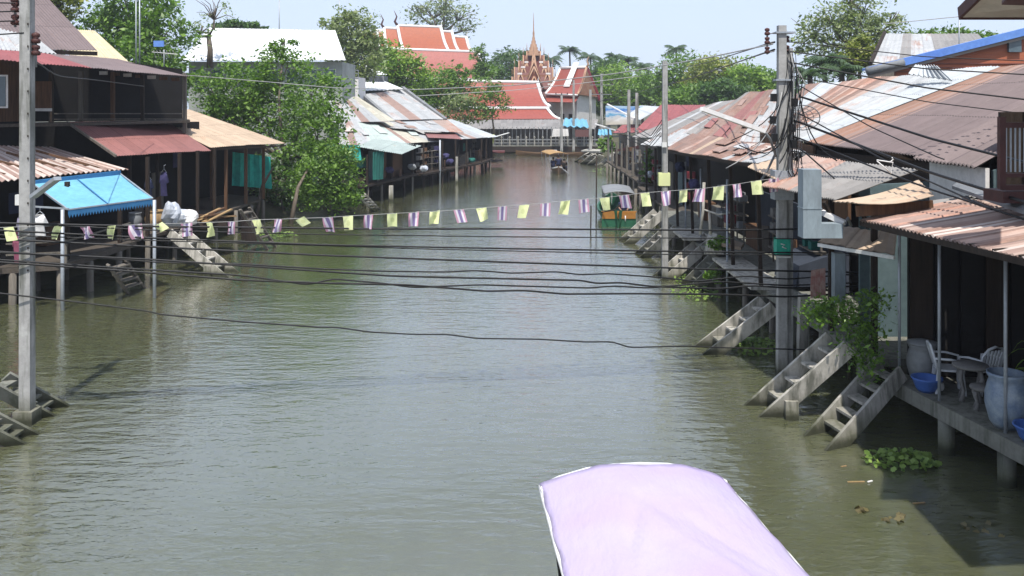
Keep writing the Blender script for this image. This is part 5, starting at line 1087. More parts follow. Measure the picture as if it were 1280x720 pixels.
def canopy(root, Lc, rot, w, y0, y1, z, arch, mat, nposts=3, pm=steel, zfl=.4, nm='canopy', wrinkle=0, nv=10):
    T = lambda x, y, zz: Lc+rot @ Vector((x, y, zz)); m = MB(); n = 16; vs = []; uv = []
    for j in range(nv+1):
        for i in range(n+1):
            u_ = i/n*2-1; y = y0+(y1-y0)*j/nv; zz = z+arch*(1-u_*u_)+wrinkle*(math.sin(j*.9+u_*4)+math.sin(u_*9-j*.5))*.3
            vs.append(T(u_*w/2, y, zz)); uv.append((i/n, j/nv))
    m.add(vs, [(j*(n+1)+i, j*(n+1)+i+1, (j+1)*(n+1)+i+1, (j+1)*(n+1)+i) for j in range(nv) for i in range(n)], uv, smooth=True)
    m.build(nm, mat, root, solid=.03)
    for j in range(nposts):
        y = y0+(y1-y0)*(j+.08)/(nposts-.84)
        for sx in (-1, 1): m = MB(); m.tube([T(sx*w*.42, y, zfl), T(sx*w*.47, y, z+.02)], .022, 6); m.build('canopy_post', pm, root)
# near boat with lilac canopy
def lilac_m():
    m, t, b = newmat('lilac_canvas'); co = N(t, 'ShaderNodeTexCoord').outputs['Object']
    n1 = noise(t, co, .9, 3, .5); n2 = noise(t, co, 30, 2); n3 = noise(t, co, 1.2, 4, .6, (2.2, .8, 1))
    col = mixc(t, ramp(t, n1, (.35, 0.0), (.65, 1.0)), (.37, .305, .475), (.39, .345, .46)); col = mixc(t, math_(t, 'MULTIPLY', ramp(t, n3, (.5, 0.0), (.72, 1.0)), .45), col, (.36, .31, .38))
    t.links.new(col, b.inputs['Base Color']); b.inputs['Roughness'].default_value = .75; b.inputs['Specular IOR Level'].default_value = .2
    h = math_(t, 'ADD', math_(t, 'MULTIPLY', n3, 1.0), math_(t, 'MULTIPLY', n2, .02)); t.links.new(bump(t, h, .4, .12), b.inputs['Normal']); return m
lil = lilac_m()
a, b = P(676, 601, 10.5), P(903, 602, 10.5); c, d = P(705, 720, 8.38), P(1010, 720, 8.38)
mid = (a+b)/2; dirv = ((c+d)/2-mid); rz = math.atan2(dirv.x, -dirv.y); ctr = mid+dirv.normalized()*3.2; ctr.z = 0
r = thing('canopy_boat', 'long boat with a pale lilac canvas canopy in the foreground', 'boat', ctr)
rot = Matrix.Rotation(rz, 3, 'Z')
hull(r, 8.6, 1.7, .55, hullw, ctr+Vector((0, -.8, 0)), rz, bow=.5, stripe=hullo)
W = 2.1; T = lambda x, y, z: ctr+rot @ Vector((x, y, z)); m = MB(); vs = []; uv = []; n, nv = 40, 60
for j in range(nv+1):
    for i in range(n+1):
        u_ = i/n*2-1; y = 3.2-7.4*j/nv; k_ = j/nv; ww = W*(1+.16*k_)
        zz = a.z+.20*(1-abs(u_)**2.4)+.012*math.sin(u_*7+y*1.1)*(1-u_*u_)+.018*math.sin(y*3.2)*(1-u_*u_)
        for (cx_, cy_, an, L_, am) in ((-.32, 1.7, 1.25, .55, -.022), (-.36, 1.25, 1.25, .5, .016), (.02, 2.0, 2.1, .45, -.016), (.45, 1.4, 2.0, .8, -.018), (.28, .9, 2.0, 1.0, .015), (-.6, 1.0, 1.5, .5, .014)):
            dx, dy = u_*ww/2-cx_, y-cy_; al = dx*math.cos(an)+dy*math.sin(an); ac = -dx*math.sin(an)+dy*math.cos(an)
            zz += 1.7*am*math.exp(-(al/L_)**2-(ac/.055)**2)
        vs.append(T(u_*ww/2+.01*math.sin(y*9)*(abs(u_) > .95), y+.012*math.cos(i), zz)); uv.append((i/n, j/nv))
m.add(vs, [(j*(n+1)+i, j*(n+1)+i+1, (j+1)*(n+1)+i+1, (j+1)*(n+1)+i) for j in range(nv) for i in range(n)], uv, smooth=True); m.build('canopy', lil, r, solid=.012)
for sx in (-1, 1):
    m = MB(); m.tube([T(sx*(W/2+.005)*(1+.16*j/20), 3.2-7.4*j/20, a.z-.02-.01*math.sin(j*2.1)) for j in range(21)], .022, 6); m.build('canopy_rail', whitem, r)
    m = MB(); m.tube([T(sx*(W/2-.02), 3.22, a.z-.01), T(sx*(W/2+.01), 3.05, a.z+.015), T(sx*(W/2-.01), 2.9, a.z-.02), T(sx*(W/2+.015), 2.75, a.z)], .012, 5); m.build('lashing', trim_w, r)
    for j in range(5): m = MB(); m.tube([T(sx*.78, 2.9-1.7*j, .45), T(sx*(W/2-.06)*(1+.04*j), 2.9-1.7*j, a.z)], .022, 6); m.build('canopy_post', cable_m, r)
m = MB(); m.tube([T(-W/2+.0, 3.2, a.z-.02)]+[T(W/2*q, 3.2, a.z+.2*(1-abs(q)**2.4)-.01) for q in (-.8, -.5, -.2, .1, .4, .7, 1)], .02, 6); m.build('front_hoop', whitem, r)
for j in range(5):
    m = MB(); p, q = T(-.6, 2-1.4*j, .42), T(.6, 2-1.4*j, .42); m.bar(p, q, .28, .04, (0, 0, 1)); m.build('bench', hullw, r)
# distant passenger boat
L0 = G(698, 217); r = thing('passenger_boat', 'distant passenger boat with orange canopy heading up the canal', 'boat', L0); rot = Matrix.Rotation(.12, 3, 'Z')
hull(r, 8, 1.55, .42, hullw, L0+Vector((.2, 3.6, 0)), -.05, bow=.6, stripe=trim_w); canopy(r, L0+Vector((0, 1.2, 0)), rot, 1.8, -.8, 4.5, 1.72, .18, orange_cl, 3, steel, .4)
m = MB(); m.tube([L0+Vector((.3, -.3, .5)), L0+Vector((.9, -1.6, .05))], .05, 6); m.build('propeller_shaft', greym, r)
GP = 'passengers in the distant boat'
person('passenger in navy seated at the left of the distant boat, seen from behind', L0+Vector((-.42, .9, .52)), 0, navy, group=GP)
person('tallest passenger in navy in the middle of the distant boat', L0+Vector((.05, .6, .66)), 0, navy, group=GP, s=1.08)
person('passenger in dark clothes leaning at the right side of the distant boat', L0+Vector((.52, .3, .42)), -.3, black_in, group=GP)
# docked green boat
L1 = G(774, 284)+Vector((0, .2, 0)); r = thing('green_boat', 'docked green boat with an orange gunwale and pale canopy by the right steps', 'boat', L1)
hull(r, 7, 1.9, .62, hullg, L1+Vector((.15, 3.2, 0)), -.06, bow=.5); 
m = MB(); m.box(L1.x-.85, L1.y-.12, .42, L1.x+.85, L1.y-.04, .74); m.box(L1.x-.9, L1.y-.1, .74, L1.x+.9, L1.y+.05, .80); m.build('transom', hullo, r)
m = MB(); m.box(L1.x-.88, L1.y-.08, -.1, L1.x+.88, L1.y+.02, .44); m.build('stern_board', hullg, r)
m = MB()
for dx in (-.05, .22): m.tube([(L1.x+dx+.1, L1.y-.16, .58), (L1.x+dx+.1, L1.y-.17, .3)], .03, 5)
m.build('fender_rope', trim_w, r)
canopy(r, L1+Vector((.2, 1.2, 0)), Matrix.Rotation(-.06, 3, 'Z'), 1.65, .4, 4.8, 1.55, .12, greym, 3, wd, .5)
m = MB(); m.tube([(L1.x-.9, L1.y-.1, .75), (L1.x-.3, L1.y-.8, .95), (L1.x+.1, L1.y-.2, 1.2)], .03, 5); m.build('tiller', wd, r)
person('boatman in dark clothes sitting under the canopy of the docked green boat', L1+Vector((.35, .9, .55)), math.pi, navy, pants=black_in)
L2 = G(690, 194.5); r = thing('flat_boat', 'low dark wooden boat moored before the river gallery railing', 'boat', L2); hull(r, 9, 1.1, .35, hullw, L2, R(80), bow=.3)
m = MB(); m.box(L2.x-.8, L2.y-.3, .3, L2.x+.6, L2.y+.3, .7); m.build('cargo', sackm, r)

# ------------------------------------------------------------------ CLUTTER
def sack(label, c, s, mat=sackm, seed=1, name='sack', cat='sack', group='sacks and bags on the left deck'):
    g_ = random.Random(seed); m = MB(); vs = []; fs = []; n = 14
    for i in range(9):
        a = math.pi*i/8
        for k in range(n):
            b = 2*math.pi*k/n; rr = 1+.22*math.sin(3*b+seed)*math.sin(2*a)+g_.uniform(-.09, .09); vs.append(Vector(c)+Vector((s[0]*math.sin(a)*math.cos(b)*rr, s[1]*math.sin(a)*math.sin(b)*rr, s[2]*(1-math.cos(a)*rr))))
    for i in range(8):
        for k in range(n): fs.append((i*n+k, i*n+(k+1) % n, (i+1)*n+(k+1) % n, (i+1)*n+k))
    m.add(vs, fs); o = m.build(name, mat, origin=c); tag(o, label, cat, group)
sack('large white plastic sack at the head of the whitewashed steps', G(222, 284, 1.35), (.5, .4, .36), sackm, 2); sack('bluish plastic sack stacked left of the large white one', G(214, 280, 1.6), (.35, .35, .42), sackm, 3); sack('round white bundle right of the large sack', G(236, 282, 1.4), (.38, .35, .32), trim_w, 5)
jar(G(194, 286, 1.25), .40, .75, straw, 'woven straw coloured basket on the left deck behind the steel post', 'basket', 'basket'); jar(G(133, 292, 1.25)+Vector((0, 0, 0)), .33, .8, clay, 'dark round jar under the awning beside the second yellow flag')
jar(G(160, 290, 1.25)+Vector((0, .6, 0)), .3, .7, clay, 'brownish jar deeper in the awning shop, right of the dark round one')
r = thing('board_pile', 'untidy pile of broken brown boards on the left deck above the water', 'timber pile', G(262, 282, 1.3)); rq = random.Random(3)
for k in range(12):
    a = P(238+rq.uniform(0, 22), 274+rq.uniform(-5, 4), 37+rq.uniform(0, 1)); b = P(262+rq.uniform(0, 34), 262+rq.uniform(-8, 10), 38.5+rq.uniform(0, 1)); m = MB(); m.bar(a, b, .13, .04); m.build('board', [wb, straw, wb, straw][k % 4], r)
m = MB(); m.hexa([P(236, 286, 37), P(284, 285, 38), P(286, 282, 40), P(238, 283, 40)], [P(238, 279, 37.5), P(282, 277, 38), P(284, 275, 39.5), P(240, 277, 39.5)]); m.build('base_heap', wd, r)
# hanging clothes
def hung(label, px, py, Y, wpx, hpx, mat, name='shirt', group='clothes hanging in the left shop'):
    r = thing(name, label, 'clothing', P(px, py, Y), 0, group); m = MB(); ww = wpx; 
    pts = [(-.18, 0), (.18, 0), (.5, .12), (.62, .42), (.42, .48), (.36, .34), (.40, 1), (-.40, 1), (-.36, .34), (-.42, .48), (-.62, .42), (-.5, .12)]
    m.add([P(px+x*ww*.8, py+y*hpx, Y)+Vector((0, .06*math.sin(x*9+y*4), 0)) for x, y in pts], [tuple(range(12))]); m.build('cloth', mat, r, solid=.04)
    m = MB(); m.tube([P(px-ww*.3, py+1, Y), P(px, py-4, Y), P(px+ww*.3, py+1, Y)], .01, 4); m.tube([P(px, py-4, Y), P(px, py-8, Y), P(px+2, py-9, Y)], .01, 4); m.build('hanger', steel, r)
hung('white shirt with faint print on a hanger right of the left pole', 50, 268, 27.5, 20, 28, trim_w); hung('pale violet shirt on a hanger behind the left pole', 29, 269, 27.8, 18, 30, mat_plain('pale_violet_cloth', (.30, .28, .38), None, .85, 2)); hung('dark pink shirt hanging low behind the left pole', 24, 290, 28.6, 18, 38, mat_plain('pink_cloth', (.34, .10, .16), None, .85, 2))
hung('navy garment hanging in the dark under the red lean-to', 186, 224, 37, 12, 26, navy); hung('violet garment hanging right of the navy one under the lean-to', 205, 215, 38, 12, 30, purplecl)
m = MB(); m.sheet(P(290, 232, 50.5), P(340, 236, 51.5), P(338, 196, 51.5), P(291, 190, 50.5), pitch=.5, amp=.12, nv=6); tag(m.build('teal_net', teal, solid=.01), 'teal plastic net hanging between the tan shed and the tree', 'net')
m = MB(); m.sheet(P(380, 205, 55), P(452, 200, 58), P(450, 182, 58), P(382, 180, 55), pitch=.5, amp=.12, nv=4); tag(m.build('teal_net', teal, solid=.01), 'second teal net half hidden behind the tree crown', 'net')
m = MB(); m.sheet(P(466, 225, 58.6), P(479, 224, 59.4), P(480, 188, 59.4), P(466, 190, 58.6), pitch=.25, amp=.05, nv=4); tag(m.build('door_curtain', teal_d, solid=.01), 'dark green curtain at the front of the mint roofed house', 'curtain')
m = MB(); m.sheet(P(322, 304, 41.5), P(302, 300, 40), P(301, 266, 40), P(309, 262, 41.5), pitch=.3, amp=.03, nv=4); tag(m.build('dark_mesh', wd, solid=.01), 'dark mesh sheet leaning at the end of the left deck', 'mesh')
# goods in the left row
rq = random.Random(9)
goods = [(487, 216, 61, 'violet cloth bundle beside the green curtain'), (515, 212, 66, 'grey bundle on the shop floor behind the steel post'), (530, 214, 68, 'white bag left of the tall steel post'), (562, 205, 73, 'violet cloth on the rail by the concrete bollard post'), (557, 198, 73.5, 'upper violet cloth near the bollard post'), (590, 203, 80, 'dark green crate cover near the end stilt house')]
for i, (px, py, Y, lb) in enumerate(goods): sack(lb, P(px, py, Y), (.30, .25, .20), [purplecl, clay, sackm, purplecl, purplecl, teal_d][i], 20+i, 'bundle', 'bundle', 'goods in the left row shops')
# right bank clutter
m = MB(); m.sheet(P(1013, 372, 19.2), P(1032, 374, 18.9), P(1031, 335, 18.9), P(1014, 338, 19.2), pitch=.12, amp=.03, nv=5); tag(m.build('patterned_cloth', mat_plain('red_pattern_cloth', (.17, .05, .045), (.26, .20, .17), .85, 9), solid=.01), 'dark red patterned cloth hanging between the stump and the blue grey pillar', 'cloth')
r = thing('white_hanger', 'single white clothes hanger dangling from the cables above the grey lean-to', 'hanger', P(1105, 205, 17)); m = MB(); m.tube([P(1096, 201, 17), P(1114, 217, 17), P(1116, 203, 17), P(1096, 200, 17)], .012, 5); m.tube([P(1112, 203, 17), P(1117, 199, 17), P(1115, 197, 17)], .012, 5); m.build('wire', trim_w, r)
m = MB(); m.tube([P(880, 228+0, 30), P(879, 262, 30), P(875, 293, 30)], .05, 6); m.tube([P(887, 265, 30), P(888, 293, 30)], .05, 6); m.tube([P(880, 262, 30), P(898, 268, 29.6), P(910, 267, 29.5)], .03, 5); tag(m.build('pipe_frame', conc_l), 'leaning pale pipes with a crooked rail beside the mossy steps', 'frame')
m = MB(); m.hexa([P(880, 318, 31), P(905, 318, 30), P(908, 306, 31), P(888, 304, 32)], [P(884, 296, 31), P(896, 300, 30), P(896, 292, 31), P(886, 290, 32)]); tag(m.build('concrete_block', conc_l), 'rough pale concrete block between two flights of steps', 'block')
for i, (px, py, Y, lb) in enumerate(((868, 238, 33, 'violet cloth bundle in the dark behind the flags'), (850, 215, 38, 'navy crate cover deep under the rusty eave'), (812, 222, 58, 'pale bundle by the far red canopy post'))): sack(lb, P(px, py, Y), (.2, .2, .2), [purplecl, navy, sackm][i], 40+i, 'bundle', 'bundle', 'goods along the right walkway')
m = MB(); a = P(940, 345, 26.5); m.hexa([(7.7, 25, 1.3), (8.7, 25, 1.3), (8.7, 27, 1.3), (7.7, 27, 1.3)], [(7.8, 25, 1.9), (8.7, 25, 2.2), (8.7, 27, 2.2), (7.8, 27, 1.9)]); tag(m.build('covered_crate', navy_in), 'dark covered crate on the shaded walkway behind the lit slabs', 'crate')

# ------------------------------------------------------------------ VEGETATION
# big canal tree
tree('canal_tree', 'big bushy green tree leaning over the left bank, tallest of the canal side', G(365, 262), [pblob(350, 88, 57, 36, 30), pblob(300, 112, 58, 46, 36), pblob(395, 122, 54, 38, 44), pblob(335, 145, 58, 60, 42), pblob(285, 155, 59, 34, 30), pblob(408, 175, 52, 36, 44), pblob(355, 58, 57, 15, 16), pblob(262, 118, 58, 22, 30), pblob(370, 190, 54, 30, 36)], 21000, .17, leaf_a, trunk=.2, clump=.20, per=40)
tree('waterside_bush', 'bright green bush overhanging the water at the foot of the big tree', G(415, 262), [pblob(397, 225, 50, 26, 34), pblob(428, 215, 50, 22, 45), pblob(432, 245, 50, 18, 18), pblob(385, 245, 50, 18, 16), pblob(412, 200, 51, 26, 24)], 9000, .135, leaf_a, trunk=.1, cat='bush', clump=.22)
tree('dark_shrub', 'shaded dark shrub between the tree trunk and the tan shed', G(350, 268), [pblob(350, 225, 53, 28, 34), pblob(322, 215, 54, 16, 24), pblob(372, 240, 52, 20, 20)], 4000, .16, leaf_c, trunk=.1, cat='bush')
for i, (px, tp, lb) in enumerate(((318, 268, 'thin crooked trunk at the left foot of the big tree'), (362, 272, 'thin leaning trunk at the right foot of the big tree'))):
    g = G(px, tp+8); m = MB(); m.tube([g-Vector((0, 0, .3)), g+Vector((.3, 0, 1.2)), g+Vector((.35, .4, 1.9)), g+Vector((.7, 1.2, 2.8))], [.14, .11, .09, .05], 7); tag(m.build('leafless_tree', bark), lb, 'tree')
tree('tall_green_tree', 'tall bright green tree with antennas in front, behind the cream roof', P(165, 110, 68), [pblob(165, 10, 68, 46, 40), pblob(130, 40, 68, 34, 36), pblob(200, 45, 67, 42, 40), pblob(165, 80, 66, 60, 34), pblob(215, 95, 66, 30, 36)], 13000, .26, leaf_a, trunk=.3, clump=.2, per=40)
tree('yellow_green_tree', 'yellowish green tree at the top left behind the steep roof', P(75, 60, 66), [pblob(75, 5, 66, 26, 22), pblob(60, 22, 66, 26, 18)], 3500, .25, leaf_y, trunk=.2)
tree('bare_tree', 'leafless grey branched tree rising beside the tall green tree', P(262, 80, 72), [pblob(268, 18, 72, 24, 24), pblob(250, 40, 72, 18, 18)], 260, .16, leaf_g, trunk=.26, twigs=12)
tree('hall_tree', 'low dark crowned tree peeking above the ridge of the white hall', P(300, 60, 105), [pblob(290, 32, 105, 22, 6), pblob(315, 34, 105, 18, 5)], 1800, .4, leaf_c, trunk=.25)
tree('pale_green_tree', 'pale grey green tree standing right of the white hall', P(432, 110, 88), [pblob(440, 40, 88, 30, 28), pblob(425, 65, 88, 22, 30), pblob(455, 70, 88, 26, 36), pblob(412, 35, 88, 14, 14)], 7500, .26, leaf_g, trunk=.26, clump=.2)
tree('light_green_tree', 'light green bushy tree between the pavilion and the temple hall', P(490, 130, 104), [pblob(487, 85, 104, 34, 26), pblob(468, 65, 104, 20, 22), pblob(512, 98, 104, 28, 26), pblob(480, 110, 104, 30, 20)], 8500, .30, leaf_b, trunk=.28)
tree('temple_front_tree', 'green tree hiding the lower red wall of the temple hall', P(560, 140, 112), [pblob(548, 110, 112, 34, 26), pblob(575, 120, 112, 26, 24), pblob(525, 125, 112, 24, 22), pblob(575, 92, 112, 14, 10)], 7000, .30, leaf_a, trunk=.22)
tree('wispy_tree', 'wispy brown green tree left in front of the tiled cloister roof', P(580, 165, 108), [pblob(572, 135, 108, 26, 24), pblob(590, 140, 108, 12, 18)], 1500, .26, leaf_g, trunk=.12, twigs=2)
tree('wispy_tree', 'wispy green tree right in front of the tiled cloister roof', P(618, 165, 108), [pblob(610, 108, 108, 16, 22), pblob(620, 125, 108, 18, 24), pblob(602, 142, 108, 16, 14)], 2100, .24, leaf_a, trunk=.12, twigs=2)
tree('slim_temple_tree', 'slim green tree at the right verge of the temple hall roof', P(600, 130, 140), [pblob(598, 75, 140, 10, 20), pblob(604, 92, 140, 14, 18)], 2200, .34, leaf_a, trunk=.18)
tree('sparse_sky_tree', 'large sparse tree against the sky behind the temple hall', P(553, 90, 190), [pblob(540, 18, 190, 26, 16), pblob(575, 22, 190, 22, 16), pblob(555, 8, 190, 22, 12), pblob(520, 16, 190, 12, 10), pblob(582, 38, 190, 12, 10)], 1700, .48, leaf_g, trunk=.7, twigs=7, clump=.3, per=14)
bt = [(635, 84, 160, 22, 22), (650, 78, 175, 18, 18), (612, 100, 150, 20, 24)]
for i, (x, y, Y, a_, b_) in enumerate(bt): tree('temple_grove_tree', ['dark green tree directly left of the temple spire', 'rearmost dark tree just left of the spire gables', 'green tree in the gap between hall roof and spire'][i], P(x, 130, Y), [pblob(x, y, Y, a_, b_), pblob(x+4, y+18, Y, a_, b_)], 2600, .42, leaf_c, trunk=.3, group='trees around the temple')
rt = [(778, 105, 150, 34, 30, 'bright green tree right of the chapel behind the billboard', leaf_b), (760, 90, 165, 22, 22, 'darker tree just right of the chapel gable', leaf_c), (812, 112, 140, 26, 24, 'mid green tree above the red roof, left part', leaf_a), (852, 95, 128, 32, 36, 'large leafy tree above the red roof behind the thin pole', leaf_a), (893, 92, 122, 34, 30, 'leafy tree with yellowish brown top above the grey roof', leaf_y), (932, 100, 118, 26, 26, 'bright tree just left of the main pole above the rusty roofs', leaf_b), (962, 105, 124, 22, 22, 'green tree directly behind the main power pole', leaf_a), (905, 115, 112, 30, 20, 'lower dark tree behind the rusty ridge', leaf_c), (868, 122, 118, 36, 18, 'lower green hedge like tree behind the red roof', leaf_a), (742, 122, 150, 26, 22, 'low tree behind the chapel gable', leaf_a)]
for x, y, Y, a_, b_, lb, mt in rt: tree('bank_tree', lb, P(x, 140, Y), [pblob(x, y, Y, a_, b_*.8), pblob(x-a_*.5, y+b_*.5, Y, a_*.7, b_*.7), pblob(x+a_*.55, y+b_*.4, Y, a_*.65, b_*.75)], 5200, .34, mt, trunk=.3, group='trees beyond the right bank roofs')
tree('sparse_tall_tree', 'tall loose grey green tree above the striped roof at the upper right', P(1060, 110, 78), [pblob(1040, 25, 78, 34, 22), pblob(1080, 15, 78, 30, 20), pblob(1010, 45, 78, 22, 22), pblob(1060, 50, 78, 46, 28), pblob(1105, 40, 78, 26, 24), pblob(1065, 0, 78, 20, 14), pblob(1120, 25, 78, 12, 12)], 6000, .24, leaf_g, trunk=.3, twigs=5, clump=.24, per=22)
tree('yellow_bush', 'yellow green bush left of the grey gabled house', P(1075, 95, 66), [pblob(1075, 68, 66, 18, 22), pblob(1062, 80, 66, 18, 14)], 3200, .22, leaf_y, trunk=.14, cat='bush')
tree('gable_side_tree', 'green shrub row behind the grey gabled roof', P(1180, 60, 80), [pblob(1175, 45, 80, 40, 6), pblob(1225, 46, 80, 26, 5)], 1800, .26, leaf_a, trunk=.15)
# palms
def palm(label, px, py, Y, s, seed, zb=.8, group='palms behind the temple and roofs'):
    g_ = random.Random(seed); top = P(px, py, Y); r = thing('palm_tree', label, 'palm', (top.x, top.y, zb), 0, group)
    m = MB(); m.tube([(top.x+.6, top.y, zb), (top.x+.2, top.y, top.z*.6), top], [.28, .22, .16], 7); m.build('trunk', bark, r)
    quads = []
    for k in range(20):
        a = k*2.399+g_.uniform(-.2, .2); el0 = g_.uniform(.0, 1.25); L = s*g_.uniform(.8, 1.1); d = Vector((math.cos(a), math.sin(a), 0)); prev = None
        for i in range(11):
            t = i/10; p = top+d*L*t*math.cos(el0*.7)+Vector((0, 0, L*(math.sin(el0)*t*.8-t*t*(.55+.25*(1.2-el0)))))
            if prev is not None:
                sd = (p-prev).normalized().cross(Vector((0, 0, 1))).normalized(); w_ = L*.24*math.sin(math.pi*min(1, t*.9+.12))
                for q in (-1, 1):
                    e = (prev+p)/2+sd*q*w_+d*w_*.35-Vector((0, 0, w_*.6)); quads += [prev, p, e+d*.03*L, e]
            prev = p
    leafobj('crown', np.array([list(v) for v in quads]), palm_m, r)
PM = [(712, 68, 190, 3.4, 'leftmost dark palm standing between spire and chapel'), (688, 78, 200, 3.2, 'palm right behind the spire gables'), (738, 76, 185, 3.4, 'palm just right of the chapel finial'), (770, 76, 180, 3.0, 'palm above the bright green tree'), (785, 80, 175, 2.8, 'small palm right of the one above the bright tree'), (652, 72, 205, 2.6, 'small palm just left of the spire'), (628, 75, 210, 3, 'palm at the right end of the temple hall'), (800, 88, 170, 3, 'palm left of the thin tall pole'), (845, 66, 160, 2.6, 'palm top above the leafy tree by the thin pole'), (758, 84, 190, 3, 'low palm behind the chapel gable')]
PM = [(x, y-5, Y, s*1.15, lb) for x, y, Y, s, lb in PM]
for i, (x, y, Y, s, lb) in enumerate(PM): palm(lb, x, y, Y, s, 60+i)
palm('large drooping palm right of the main pole above the rusty roof', 1030, 78, 62, 2.6, 90, group=None); palm('second drooping palm lower, near the pole and the roof ridge', 1012, 92, 58, 1.8, 91, group=None); palm('third drooping palm near the yellow green bush', 1052, 88, 60, 2.0, 92, group=None)
# far backdrop wood
SEED[0] += 1; bl = []
for k in range(60):
    x = -200+k*26; Y = 240+30*math.sin(k*2.3); bl.append(pblob(x, 116+6*math.sin(k*1.7), Y, 24, 15+5*math.sin(k*3.1)))
r0 = bpy.data.objects.new('tmp', None); q = leaves(bl, 26000, .8, 999, .3, .8)
o = leafobj('distant_wood', q, leaf_c, None) if False else None
me = bpy.data.meshes.new('distant_wood'); M = len(q)//4; me.vertices.add(len(q)); me.vertices.foreach_set('co', q.astype(np.float32).ravel()); me.loops.add(len(q)); me.loops.foreach_set('vertex_index', np.arange(len(q), dtype=np.int32)); me.polygons.add(M); me.polygons.foreach_set('loop_start', np.arange(0, len(q), 4, dtype=np.int32)); me.polygons.foreach_set('loop_total', np.full(M, 4, dtype=np.int32)); me.materials.append(leaf_c); me.update(calc_edges=True)
o = bpy.data.objects.new('distant_wood', me); COL.objects.link(o); tag(o, 'far off dark tree line on the horizon behind everything', 'wood'); o['kind'] = 'stuff'
bpy.data.objects.remove(r0)
# vines on the right bank
tree('vine_bush', 'leafy climbing bush spilling over the walkway beside the blue grey pillar', G(1062, 470), [pblob(1047, 387, 18.4, 28, 13, .4), pblob(1074, 402, 18.2, 22, 26, .4), pblob(1078, 440, 18, 15, 30, .4), pblob(1022, 392, 18.6, 18, 14, .4), pblob(1092, 378, 18.3, 14, 14, .3)], 2300, .07, leaf_a, trunk=.03, cat='bush', clump=.45, per=12, twigs=3)
tree('mossy_shrub', 'small shrub growing on the broken steps by the slabs', G(895, 350, .3), [pblob(902, 304, 30, 12, 10, .4), pblob(895, 345, 30, 10, 8, .4)], 700, .12, leaf_a, trunk=.03, cat='bush')
tree('landing_shrub', 'green shrub behind the far slab steps', P(752, 190, 94), [pblob(757, 180, 94, 9, 9), pblob(764, 184, 92, 7, 6)], 900, .25, leaf_a, trunk=.06, cat='bush')
tree('post_shrub', 'green shrub at the foot of the two close concrete poles', G(812, 232), [pblob(812, 205, 60, 7, 16), pblob(808, 218, 60, 7, 9)], 900, .2, leaf_a, trunk=.05, cat='bush')
# potted plant at the right edge
r = thing('potted_plant', 'potted plant with long bright leaves at the right edge of the deck', 'plant', D(1290, 520)); c = D(1290, 520)
m = MB(); m.lathe(c, [(0, 0), (.16, 0), (.22, .3), (.24, .34), (.2, .34), (0, .3)], 16); m.build('pot', clay, r); q = []
g_ = random.Random(4); tp = c+Vector((0, 0, .95)); m = MB(); m.tube([c+Vector((0, 0, .3)), tp], .025, 6); m.build('stem', leaf_c, r)
for k in range(34):
    a = k*2.4; L = g_.uniform(.35, .6); d = Vector((math.cos(a), math.sin(a), 0)); b0 = tp+Vector((0, 0, g_.uniform(-.4, .35))); sd = Vector((-d.y, d.x, 0))*.035; pr = b0
    for i in range(1, 5):
        t = i/4; p = b0+d*L*t+Vector((0, 0, L*(.7*t-1.1*t*t))); q += [pr-sd*(1.1-t), pr+sd*(1.1-t), p+sd*(1.05-t), p-sd*(1.05-t)]; pr = p
leafobj('leaves', np.array([list(v) for v in q]), leaf_b, r)
# water hyacinth
def hyacinth(label, px, py, rx, ry, n, seed, h=.25, mat=None):
    c = G(px, py); k = c.y/F; g_ = random.Random(seed); r = thing('water_hyacinth', label, 'water plant', c, 0, 'floating plants'); q = []; st = MB()
    for i in range(n):
        a = g_.uniform(0, 6.28); rr = math.sqrt(g_.uniform(0, 1)); b = Vector((c.x+math.cos(a)*rr*rx, c.y+math.sin(a)*rr*ry, 0)); hh = h*g_.uniform(.3, 1)*(1.15-rr*.7); t = b+Vector((g_.uniform(-.08, .08), g_.uniform(-.08, .08), hh)); st.tube([b-Vector((0, 0, .05)), t], .008, 4)
        s = g_.uniform(.035, .075); u_ = Vector((g_.uniform(-1, 1), g_.uniform(-1, 1), g_.uniform(-.3, .6))).normalized()*s; nn = Vector((g_.uniform(-.7, .7), -.5, 1)).normalized(); v = nn.cross(u_).normalized()*s*.8
        q += [t-u_, t-v-nn*.01, t+u_, t+v-nn*.01]; q += [t-u_*.7-v*.7, t+u_*.7-v*.7, t+u_*.7+v*.7, t-u_*.7+v*.7]
    leafobj('leaves', np.array([list(v) for v in q]), mat or leaf_h, r)
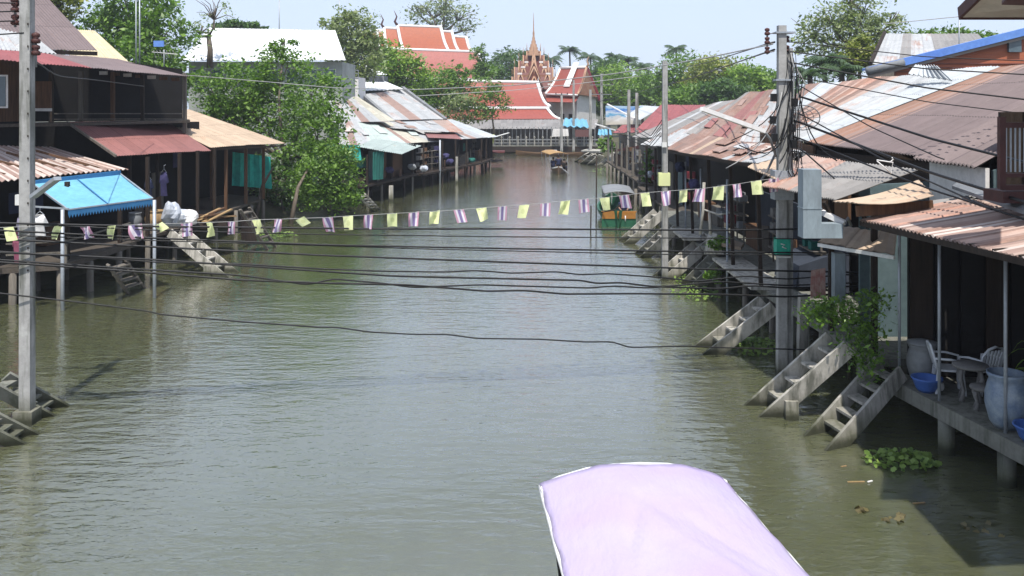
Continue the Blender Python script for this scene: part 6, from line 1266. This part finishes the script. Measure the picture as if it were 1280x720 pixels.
hyacinth('clump of bright floating leaves below the nearest deck and grey steps', 1125, 580, .62, .4, 190, 1, .24); hyacinth('clump of floating leaves at the foot of the main power pole', 948, 438, .72, .8, 230, 2, .3); hyacinth('floating leaves under the broken mossy steps', 868, 368, .8, 1.2, 150, 3, .25); hyacinth('small patch of floating leaves left of the broken steps', 850, 348, .4, .8, 70, 4, .2)
hyacinth('yellow green floating leaves by the ladder near the big tree', 348, 296, .9, .8, 140, 5, .3); hyacinth('floating leaves at the far right landing', 757, 216, 1.6, 2.2, 120, 6, .5); hyacinth('thin floating leaves against the bank by the docked boat', 838, 338, .4, 1.0, 60, 7, .2)
hyacinth('tiny scattered floating debris with brown leaves, nearest to the right edge', 1122, 647, .25, .2, 16, 8, .02, leaf_br); hyacinth('tiny floating leaf scraps left of the brown debris', 1073, 637, .09, .09, 10, 9, .03, leaf_br); hyacinth('dark debris floating under the shadow of the deck', 1235, 660, .5, .3, 12, 10, .01, leaf_br)
for i, (px, py, L_, a_, lb) in enumerate(((1070, 603, .28, .0, 'thin pale stick floating below the clump of leaves'), (1088, 603, .09, .4, 'tiny white scrap floating beside the pale stick'), (1149, 630, .2, .1, 'short pale stick floating in the shade line'), (1055, 584, .1, .3, 'small pale scrap floating near the foot of the steps'))):
    g = G(px, py); m = MB(); m.bar(g+Vector((-L_/2, 0, .01)), g+Vector((L_/2, L_*a_, .015)), .025, .012); tag(m.build('floating_stick', straw if i != 1 else trim_w), lb, 'debris')

# ------------------------------------------------------------------ thin midday haze
m = MB(); m.box(-720, -70, -3.2, 720, 720, 45); hz = m.build('haze', None); hz.data.materials.clear()
hm = bpy.data.materials.new('haze_air'); hm.use_nodes = True; ht = hm.node_tree; ht.nodes.remove(ht.nodes['Principled BSDF'])
pv = ht.nodes.new('ShaderNodeVolumePrincipled'); pv.inputs['Density'].default_value = .0005; pv.inputs['Color'].default_value = (.85, .9, 1, 1); pv.inputs['Anisotropy'].default_value = .2
ht.links.new(pv.outputs[0], ht.nodes['Material Output'].inputs['Volume']); hz.data.materials.append(hm); tag(hz, 'thin pale midday haze over the whole canal', 'haze'); hz['kind'] = 'stuff'
